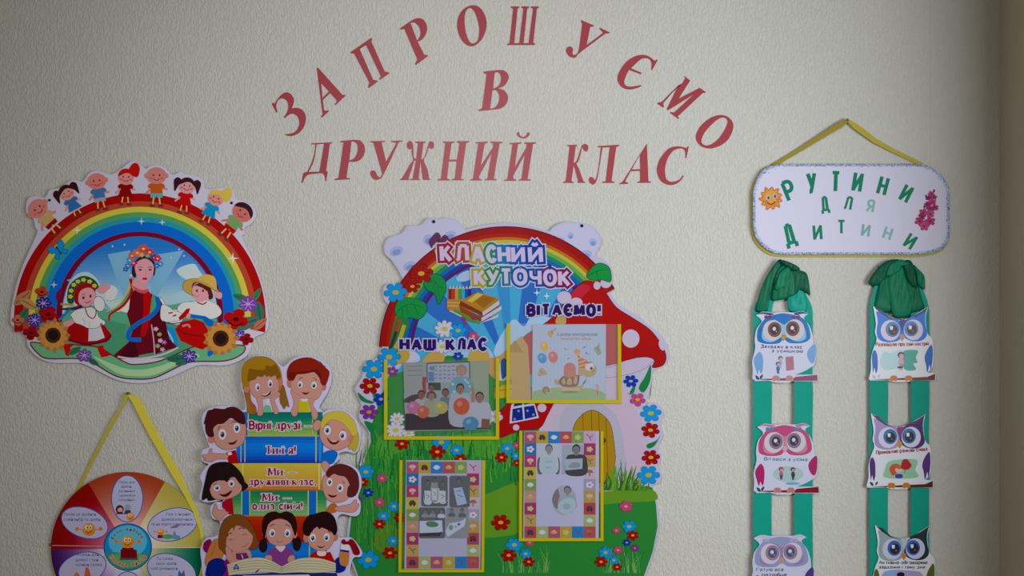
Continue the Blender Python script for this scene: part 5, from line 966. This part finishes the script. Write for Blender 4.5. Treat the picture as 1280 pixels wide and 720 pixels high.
for i in range(11):
    a = i * 2 * math.pi / 11 + .2; p.o(962.3, 248.5, 1.12, math.degrees(a)); p.B([(7, -4.2), (12, -3.5), (17.5 if i % 2 else 16, 0.8), (12, 3), (7, 4.2)], 'b8743c', ol=(0.5, 'a8602c')); p.B([(8, -2), (12, -1.5), (14, .5), (10, 2)], 'bc8c4c')
p.o(); p.E(962, 248.5, 9.8, 10.2, 'b87c3c'); p.E(962, 247, 8.4, 8.2, 'c0904c')
for x, y in ((958.5, 247.5), (966.8, 245.6)): p.E(x, y, 2.3, 3.2, '9aa4c4', n=12); p.E(x + .4, y + .4, 1.2, 2, '24386c', n=10)
p.E(956.5, 252, 2, 1.5, 'b8685c', n=10); p.E(970.5, 250, 2, 1.5, 'b8685c', n=10); p.S('957.5,253.5 962.5,256 967.5,252.5', 1.3, '7c1c2c')
p.build('sun_sticker', R)
p = Part(SH)
for x, y, r, c in ((1161.5, 243, 4.5, '9c3c6c'), (1158, 248, 4, '7c2450'), (1165, 247, 4, '943464'), (1163, 253, 5, '9c3c6c'), (1157, 256, 4.5, '84285a'), (1166, 260, 5, '943464'), (1160, 261, 5, '8c3060'), (1152, 266, 6, '9c3c6c'), (1160, 268, 6, 'a04470'), (1147.5, 277, 7, '983868'), (1160, 277, 7, '983868'), (1153, 283.5, 6.5, 'a04470'), (1150, 271, 5, '84285a')): p.flower(x, y, r, c, '5c1438', 5, rot=x % 3, cr=.22)
for x, y in ((1155, 246), (1153, 259), (1165, 239)): p.E(x, y, 1.2, 2, '3c2c40', n=8)
p.build('flower_sticker', R)
# ribbon: hangs from a nail and runs around the rim of the sign
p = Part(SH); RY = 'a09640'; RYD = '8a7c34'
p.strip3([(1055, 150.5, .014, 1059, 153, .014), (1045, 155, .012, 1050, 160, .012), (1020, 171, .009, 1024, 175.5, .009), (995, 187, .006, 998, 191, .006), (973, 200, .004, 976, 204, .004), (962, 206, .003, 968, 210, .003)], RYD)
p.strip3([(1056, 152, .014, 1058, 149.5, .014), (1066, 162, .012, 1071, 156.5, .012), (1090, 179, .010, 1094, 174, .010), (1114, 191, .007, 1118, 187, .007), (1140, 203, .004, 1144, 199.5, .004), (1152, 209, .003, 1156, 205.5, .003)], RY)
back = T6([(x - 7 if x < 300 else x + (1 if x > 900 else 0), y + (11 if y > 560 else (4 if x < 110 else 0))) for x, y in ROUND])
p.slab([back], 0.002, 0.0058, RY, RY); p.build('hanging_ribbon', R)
def nail(label, x, y, col='4a4438', d=0.016):
    t = thing('wall_nail', label, 'nail', x, y); s = Sheet(d, .7, .35, .5); p = Part(s)
    for r, a, b in ((0.7, 0, d - .001), (1.7, d - .001, d)): p.slab([[(x + r * math.cos(i * math.pi / 6), y + r * math.sin(i * math.pi / 6)) for i in range(12)]], a, b, col)
    p.build('nail_shank', t)
nail('small dark nail holding the yellow ribbon above the white rounded sign', 1057, 151)
nail('small dark nail at the tip of the yellow ribbon above the round wheel', 162, 491, '3c4430', 0.014)
nail('tiny brown nail head beside the lower right edge of the white sign', 1184.5, 295.5, '6c5844', 0.004)
nail('tiny brown nail head at the left edge of the round wheel', 63.5, 680.5, '5c4430', 0.004)
# ------------------------------------------------------------------ two green ribbon hangers with bows
def tube_fold(p, pts, col, sheen=True, t=0.0008): p.strip3(pts, col, None, t)
def dome(p, loop, d0, bulge, col, cx=None, cy=None, rings=12, wave=0):
    loop = loop[:]
    """puffed lobe of cloth: rings shrink towards (cx, cy) while the cloth rises from the wall"""
    n = len(loop); cx = cx if cx is not None else sum(a[0] for a in loop) / n; cy = cy if cy is not None else sum(a[1] for a in loop) / n
    b = len(p.v); k = p.slot(col)
    for r in range(rings):
        f = 1 - r / rings; dd = d0 + bulge * (1 - f ** 5)
        for i, (x, y) in enumerate(loop):
            xx, yy = cx + (x - cx) * f, cy + (y - cy) * f
            w = wave * (math.sin(xx * 1.05 + yy * .18) + .6 * math.sin(xx * .5 - yy * .11 + 1)) * (1 - f ** 5)
            p.v.append((X(xx), -(dd + w), Z(yy)))
    p.v.append((X(cx), -(d0 + bulge), Z(cy)))
    cw = area(loop) > 0
    for r in range(rings - 1):
        for i in range(n):
            j = (i + 1) % n; f = [b + r * n + i, b + r * n + j, b + (r + 1) * n + j, b + (r + 1) * n + i]
            p.f.append(f[::-1] if cw else f); p.c.append(k)
    top = b + rings * n; o = b + (rings - 1) * n
    for i in range(n):
        j = (i + 1) % n; f = [o + i, o + j, top]; p.f.append(f[::-1] if cw else f); p.c.append(k)
    f = list(range(b, b + n)); p.f.append(f if cw else f[::-1]); p.c.append(k)
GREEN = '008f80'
def ribbons(R, xs, ytop, ybot, L, tops):
    L = .84
    for (x0, x1), (tx0, tx1, ty) in zip(xs, tops):
        p = Part(Sheet(.004, L, .5, .12)); rows = []
        for k in range(9):
            t = k / 8; s = t * t * (3 - 2 * t); rows.append((tx0 + (x0 - tx0) * s, ty + (ytop - ty) * t, .013 - .001 * t, tx1 + (x1 - tx1) * s, ty + (ytop - ty) * t, .013 - .001 * t))
        for k in range(1, 15): y = ytop + (ybot - ytop) * k / 14; rows.append((x0 + .35 * math.sin(k * 1.7), y, .012, x1 + .35 * math.sin(k * 1.7 + .5), y, .012 + .0006 * math.sin(k * 2.1)))
        p.strip3(rows, GREEN); p.build('ribbon', R)
L1, L2 = .84, .66
R = thing('ribbon_hanger', 'left green satin ribbon pair with a drooping knotted bow, nearest the class board', 'ribbon', 980, 745, 'green ribbon hangers')
ribbons(R, [(942, 965), (993, 1016)], 392, 745, L1, [(966, 980, 346), (982, 998, 346)])
s1 = Sheet(.012, .84, .45, .15)
def A5(t): return [(935 + x / 9, 320 + y / 9) for x, y in path(t, True, 3)]
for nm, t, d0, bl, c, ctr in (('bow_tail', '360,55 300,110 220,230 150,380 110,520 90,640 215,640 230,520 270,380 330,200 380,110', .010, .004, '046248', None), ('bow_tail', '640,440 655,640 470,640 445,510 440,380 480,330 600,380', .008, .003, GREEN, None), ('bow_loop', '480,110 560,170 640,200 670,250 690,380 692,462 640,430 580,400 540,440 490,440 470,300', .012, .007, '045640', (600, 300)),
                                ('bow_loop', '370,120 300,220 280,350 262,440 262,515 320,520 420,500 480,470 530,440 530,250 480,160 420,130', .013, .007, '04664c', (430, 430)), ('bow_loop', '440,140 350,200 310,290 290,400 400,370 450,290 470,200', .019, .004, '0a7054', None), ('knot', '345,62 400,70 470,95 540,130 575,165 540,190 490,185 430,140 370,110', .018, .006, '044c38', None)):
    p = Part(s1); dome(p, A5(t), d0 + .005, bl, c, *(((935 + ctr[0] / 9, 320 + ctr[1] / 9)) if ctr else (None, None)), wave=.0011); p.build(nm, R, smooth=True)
R2 = thing('ribbon_hanger', 'right green satin ribbon pair with a spread two-looped bow, nearest the wall corner', 'ribbon', 1125, 745, 'green ribbon hangers')
ribbons(R2, [(1087.5, 1110.5), (1138.8, 1161.8)], 392, 745, L2, [(1098, 1120, 335), (1122, 1146, 335)])
s2 = Sheet(.012, .84, .45, .15)
def A6(t): return [(1080 + x / 9, 320 + y / 9) for x, y in path(t, True, 3)]
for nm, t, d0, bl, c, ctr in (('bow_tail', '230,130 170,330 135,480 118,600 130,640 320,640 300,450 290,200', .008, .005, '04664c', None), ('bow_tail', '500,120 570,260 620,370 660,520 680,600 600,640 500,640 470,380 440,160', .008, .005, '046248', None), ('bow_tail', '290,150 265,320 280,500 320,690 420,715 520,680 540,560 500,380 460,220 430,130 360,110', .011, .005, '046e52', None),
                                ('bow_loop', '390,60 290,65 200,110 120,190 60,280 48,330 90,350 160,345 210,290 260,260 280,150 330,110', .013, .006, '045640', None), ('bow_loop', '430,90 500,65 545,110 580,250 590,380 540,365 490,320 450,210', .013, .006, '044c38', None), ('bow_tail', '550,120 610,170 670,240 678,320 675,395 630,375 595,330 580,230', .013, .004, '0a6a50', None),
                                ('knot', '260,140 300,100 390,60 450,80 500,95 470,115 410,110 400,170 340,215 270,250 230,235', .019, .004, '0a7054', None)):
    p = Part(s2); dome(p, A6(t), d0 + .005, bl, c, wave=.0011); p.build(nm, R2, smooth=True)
# ------------------------------------------------------------------ owl cards on the ribbons
def owl(kind, dx, dy, C, lines, pic, label, L, yaw=0):
    ox, oy, k = (920 + dx, 320 + dy, 4.5) if kind == 'A' else (1070 + dx, 320 + dy, 4.5)
    cx, by = (980 + dx, 477 + dy) if kind == 'A' else (1128 + dx, 475 + dy)
    t = thing('owl_card', label, 'owl card', cx, by, 'paper owls on the green ribbons')
    sh = Sheet(.0157, L * 1.06, .3, .2)
    W = C.get('white', 'bcc0da')
    out = ('92,690! 95,640~ 92,590~ 108,520~ 105,470~ 116,410~ 145,368~ 112,335 150,315~ 205,322 258,318~ 330,320 372,312~ 408,328 380,350~ 412,395~ 430,450~ 434,495 448,520~ 448,580~ 436,615 390,645~ 332,668! 458,666! 460,706! 318,704~ 300,712~ 225,712~ 180,700 110,704!' if kind == 'A' else
           '72,690! 84,640~ 84,580~ 96,525~ 116,470~ 106,430~ 112,380~ 96,285! 135,302~ 182,345 240,362~ 300,350 350,320~ 404,286! 392,335~ 392,380~ 402,440~ 428,470~ 434,540~ 430,620~ 402,655! 446,660! 446,700! 320,698~ 300,706~ 215,708~ 180,698 80,700!')
    p = Part(sh).o(ox, oy, k); p.slab([[p.T(a) for a in path(out, False, 3)]], 0.0144, 0.0157, W, '8a8a98'); p.build('card', t)
    p = Part(sh).o(ox, oy, k)
    if kind == 'A':
        p.B('120,470 122,415 150,370 178,345 250,325 300,328 350,342 385,360 408,400 418,455 400,480 360,492 300,490 268,470 240,492 180,496 138,488', C['head'])
        p.B('150,470 150,420 180,380 215,360 262,385 275,385 320,358 360,375 385,410 390,465 340,482 268,455 200,486', C['mask'])
        for pts in ('110,332! 150,318~ 210,326 195,336~ 150,328', '410,332! 372,314~ 325,324 340,336~ 375,326'): p.B(pts, C['horn'])
        for x in (170, 190, 325, 350): p.flower(x, 345, 13, C['tuft'], C['tuft'], 5)
    else:
        p.B('112,312! 150,325~ 182,348 245,366 262,420 262,455! 230,480~ 170,486~ 125,466~ 116,420~ 122,370~', C['head']); p.B('262,455! 258,390~ 280,360 345,326~ 398,292! 388,340~ 390,390~ 398,445~ 365,478~ 305,478~', C.get('head2', C['head']))
        p.P('100,288 140,302 185,346 235,362 180,352 130,318', C['horn']); p.P('404,288 360,318 312,342 335,346 385,318', C['horn']); p.P('240,368 258,362 285,362 268,400 258,430 250,400', C['tuft'])
        for i in range(5): p.P([(245 + i * 9, 366), (252 + i * 9, 352 + (i % 2) * 5), (258 + i * 9, 366)], C['tuft'])
    p.build('head_plumage', t)
    for i, (ex, ey) in enumerate(((217, 415), (318, 410)) if kind == 'A' else ((205, 414), (310, 411))):
        p = Part(sh).o(ox, oy, k); sd = -1 if i == 0 else 1
        p.E(ex + sd * 12, ey + 6, 54, 58, C['eye'], n=30)
        p.E(ex, ey, 37, 41, C['iris'], n=28, ol=(0.5, C['rim']))
        if kind == 'A': p.E(ex, ey, 25, 29, C['pupil'], n=22); p.E(ex - 2, ey - 4, 10, 11, 'c4c4d4', n=14); p.E(ex + 10, ey + 12, 4, 4, '9a9ab4', n=8)
        else: p.E(ex + 3, ey + 4, 27, 30, C['pupil'], n=22); p.P([(ex - 15, ey - 18), (ex + 3, ey - 18), (ex + 1, ey + 3), (ex - 13, ey + 2)], 'c4c4d0'); p.E(ex + 10, ey + 14, 5, 5, '7c5c58', n=8)
        p.build('eye', t)
    p = Part(sh).o(ox, oy, k); bx = 267 if kind == 'A' else 258; p.B([(bx - 14, 448), (bx, 440), (bx + 14, 448), (bx + 10, 466), (bx, 480), (bx - 10, 466)], C['beak']); p.build('beak', t)
    for pts in (('100,590 112,560 135,540 152,575 150,640 140,662 130,640 122,665 112,640', '398,545 425,505 446,500 446,570 432,605 410,590') if kind == 'A' else ('90,560 105,530 120,560 122,630 112,660 104,630 96,655', '384,575 396,535 424,500 430,560 420,640 412,612 400,655 392,612')):
        p = Part(sh).o(ox, oy, k); p.B(pts, C['wing']); p.build('wing', t)
    p = Part(sh).o(ox, oy, k)
    if kind == 'A': p.P('95,692 180,690 330,686 330,680 455,668 457,702 330,702 180,698', C['branch']); p.B('108,672 125,678 132,694 118,694', C['leaf']); p.B('150,665 150,680 138,692 134,680', C['leaf'])
    else: p.P('80,694 190,690 300,684 400,680 443,662 443,698 320,698 190,697', C['branch']); p.B('90,668 105,672 112,686 100,688', C['leaf']); p.B('135,664 134,678 124,686 122,676', C['leaf'])
    p.build('branch', t)
    for fx in ((225, 300) if kind == 'A' else (212, 295)):
        p = Part(sh).o(ox, oy, k); p.B([(fx - 22, 694), (fx - 16, 676), (fx, 672), (fx + 16, 676), (fx + 22, 694), (fx + 12, 704), (fx, 700), (fx - 12, 704)], C['foot']); p.S([(fx - 5, 678), (fx - 6, 698)], 2, '7c4c38'); p.S([(fx + 6, 678), (fx + 6, 698)], 2, '7c4c38'); p.build('foot', t)
    p = Part(sh).o(ox, oy, k)
    for tx, x, y, h, w, col, rot in lines: drawn(p, tx, x, y, h * 1.15, col, w=w, thick=2.3, thin=1.5, serif=False, rot=rot, shear=.15 if kind == 'A' or col[0] != '8' else 0, gap=1.1)
    p.build('lettering', t)
    p = Part(sh).o(ox, oy, k)
    for kind_, *a in pic: getattr(p, kind_)(*a)
    if pic: p.build('picture_print', t)
    return t
def child(x, y, s, hair, face, shirt, legs):
    return [('E', x, y, 13 * s, 12 * s, hair), ('E', x + 2 * s, y + 4 * s, 9 * s, 9 * s, face), ('B', [(x - 9 * s, y + 34 * s), (x - 7 * s, y + 14 * s), (x + 7 * s, y + 14 * s), (x + 10 * s, y + 34 * s)], shirt), ('P', [(x - 7 * s, y + 32 * s), (x + 8 * s, y + 32 * s), (x + 6 * s, y + 56 * s), (x + 1 * s, y + 56 * s), (x, y + 40 * s), (x - 2 * s, y + 56 * s), (x - 6 * s, y + 56 * s)], legs)]
CA = dict(head='1868b0', mask='7ab0d4', horn='204878', tuft='6c2458', eye='bcb4c0', iris='6c4844', rim='3c2428', pupil='402428', beak='a88440', wing='6a98c8', branch='7c4464', leaf='2c4868', foot='b08478')
CB = dict(head='b04878', mask='b87896', horn='b07098', tuft='4a7c94', eye='bcb8c8', iris='806c88', rim='4c3c54', pupil='3c3448', beak='b89ca8', wing='9c2c64', branch='7c1828', leaf='283c4c', foot='b07c70')
CC = dict(head='8c90bc', mask='8c7ca8', horn='b0b4cc', tuft='9ca0c4', eye='c0bcd0', iris='94788c', rim='5c4c74', pupil='4c547c', beak='b08c80', wing='4c3c84', branch='7c1828', leaf='283c4c', foot='b07c70')
DA = dict(head='1a64bc', horn='2c2464', tuft='1c2c74', eye='b4acc0', iris='3a74b8', rim='1c3c84', pupil='3c1c1c', beak='a4745c', wing='2458a8', branch='641420', leaf='9ca0b8', foot='a46a34')
DB = dict(head='8c7cac', head2='3c1c60', horn='4c2c58', tuft='743068', eye='b4b4cc', iris='2c6ca0', rim='1c3c74', pupil='1c2430', beak='a87c28', wing='48286c', branch='4c1818', leaf='2c3444', foot='a86c24')
DC = dict(head='7c9098', head2='1c2c34', horn='243438', tuft='98a8b4', eye='acacc8', iris='345cb0', rim='1c2c64', pupil='24202c', beak='a8684c', wing='4c5424', branch='4c1818', leaf='2c3444', foot='a86c24')
owl('A', 0, 0, CA, [('Заходжу в клас', 140, 517, 15, 232, '202848', 1), ('з усмішкою', 200, 541, 14, 176, '404c78', 1)],
    child(250, 575, 1.0, '50506c', 'b8a0a4', '9ca0b8', 'a8a4bc') + child(236, 607, 1.0, '3c5488', 'b09ca4', '4c70a8', '3c5c94') + [('P', '278,568 322,564 326,640 282,646', 'a06c80'), ('S', '290,580 318,600', 2, '84506c')], 'blue-headed owl card with brown eyes, topmost on the left ribbon pair', L1)
owl('A', 1.7, 139.9, CB, [('Вітаюся з усіма', 150, 520, 15, 245, '3c7484', 1)],
    [('E', 285, 597, 85, 44, '9cb4b8')] + child(246, 570, 1.05, '7c2434', 'b08c8c', 'b0587c', '2c3c6c') + child(312, 572, 1.05, '3c2c3c', 'b08c8c', '1c4c54', '24344c') + [('E', 310, 650, 40, 8, '6c9cc4')], 'pink-headed owl card, second down on the left ribbon pair', L1)
owl('A', -2.8, 279, CC, [('Готую все', 128, 516, 15, 152, '2c5c5c', 0), ('потрібне', 158, 546, 15, 140, '34305c', 0)], [], 'pale lilac owl card cut by the frame, lowest on the left ribbon pair', L1)
owl('B', 0, 0, DA, [('Розповідаю про свій настрій', 112, 508, 17, 296, '84101c', -1)],
    [('B', '135,590 160,540 200,548 240,530 300,540 345,540 330,570 345,600 320,610 335,635 250,630 160,640', '98b8c0'), ('B', '262,540 345,532 335,570 345,600 320,605 335,640 270,635', '3c8c84')] + child(252, 558, 1.5, '4c2c4c', 'b88c98', 'b08ca0', 'a07c94') + [('P', '232,622 262,620 262,630 232,632', '2c2c34')], 'bright blue owl card, topmost on the right ribbon pair', L2)
owl('B', -2.9, 134, DB, [('Промовляю ранкові слова', 128, 512, 17, 288, '84101c', -4)],
    [('B', '170,640 175,600 190,560 230,545 340,540 358,560 345,600 360,640 250,650', '7ca88c'), ('B', '200,590 230,565 262,580 240,620 215,630', 'a84c30'), ('E', 252, 600, 20, 18, 'b89ca4'), ('E', 256, 585, 20, 10, 'a85834'), ('B', '236,625 270,625 272,645 236,645', '3c348c'), ('B', '275,545 300,540 315,560 325,575 310,595 285,600 265,585', '98202c'), ('S', '292,590 285,620', 3, '7c2424')], 'purple-headed owl card, second down on the right ribbon pair', L2, yaw=-8)
owl('B', 2.3, 273.4, DC, [('Активно обговорюю', 118, 502, 15, 272, '14181c', 0), ('завдання і тему дня', 118, 527, 14, 258, '20203c', 0)], [('B', '150,545 300,540 360,560 360,640 150,640', '9088b0'), ('B', '165,545 200,542 200,600 165,600', '6c9cc8'), ('E', 240, 562, 22, 14, '18101c')], 'grey and black owl card cut by the frame, lowest on the right ribbon pair', L2, yaw=-8)
# pieces that stand off the wall look a little larger from the room: bring their centres in by the same share
for o in list(COL.objects):
    if o.parent is None and o.get('category') in ('owl card', 'ribbon') or o.name == 'friends_poster_board':
        k = 1 - (0.019 if o.name == 'friends_poster_board' else 0.0145) / DIST
        o.location.x *= k; o.location.z = ZC + (o.location.z - ZC) * k
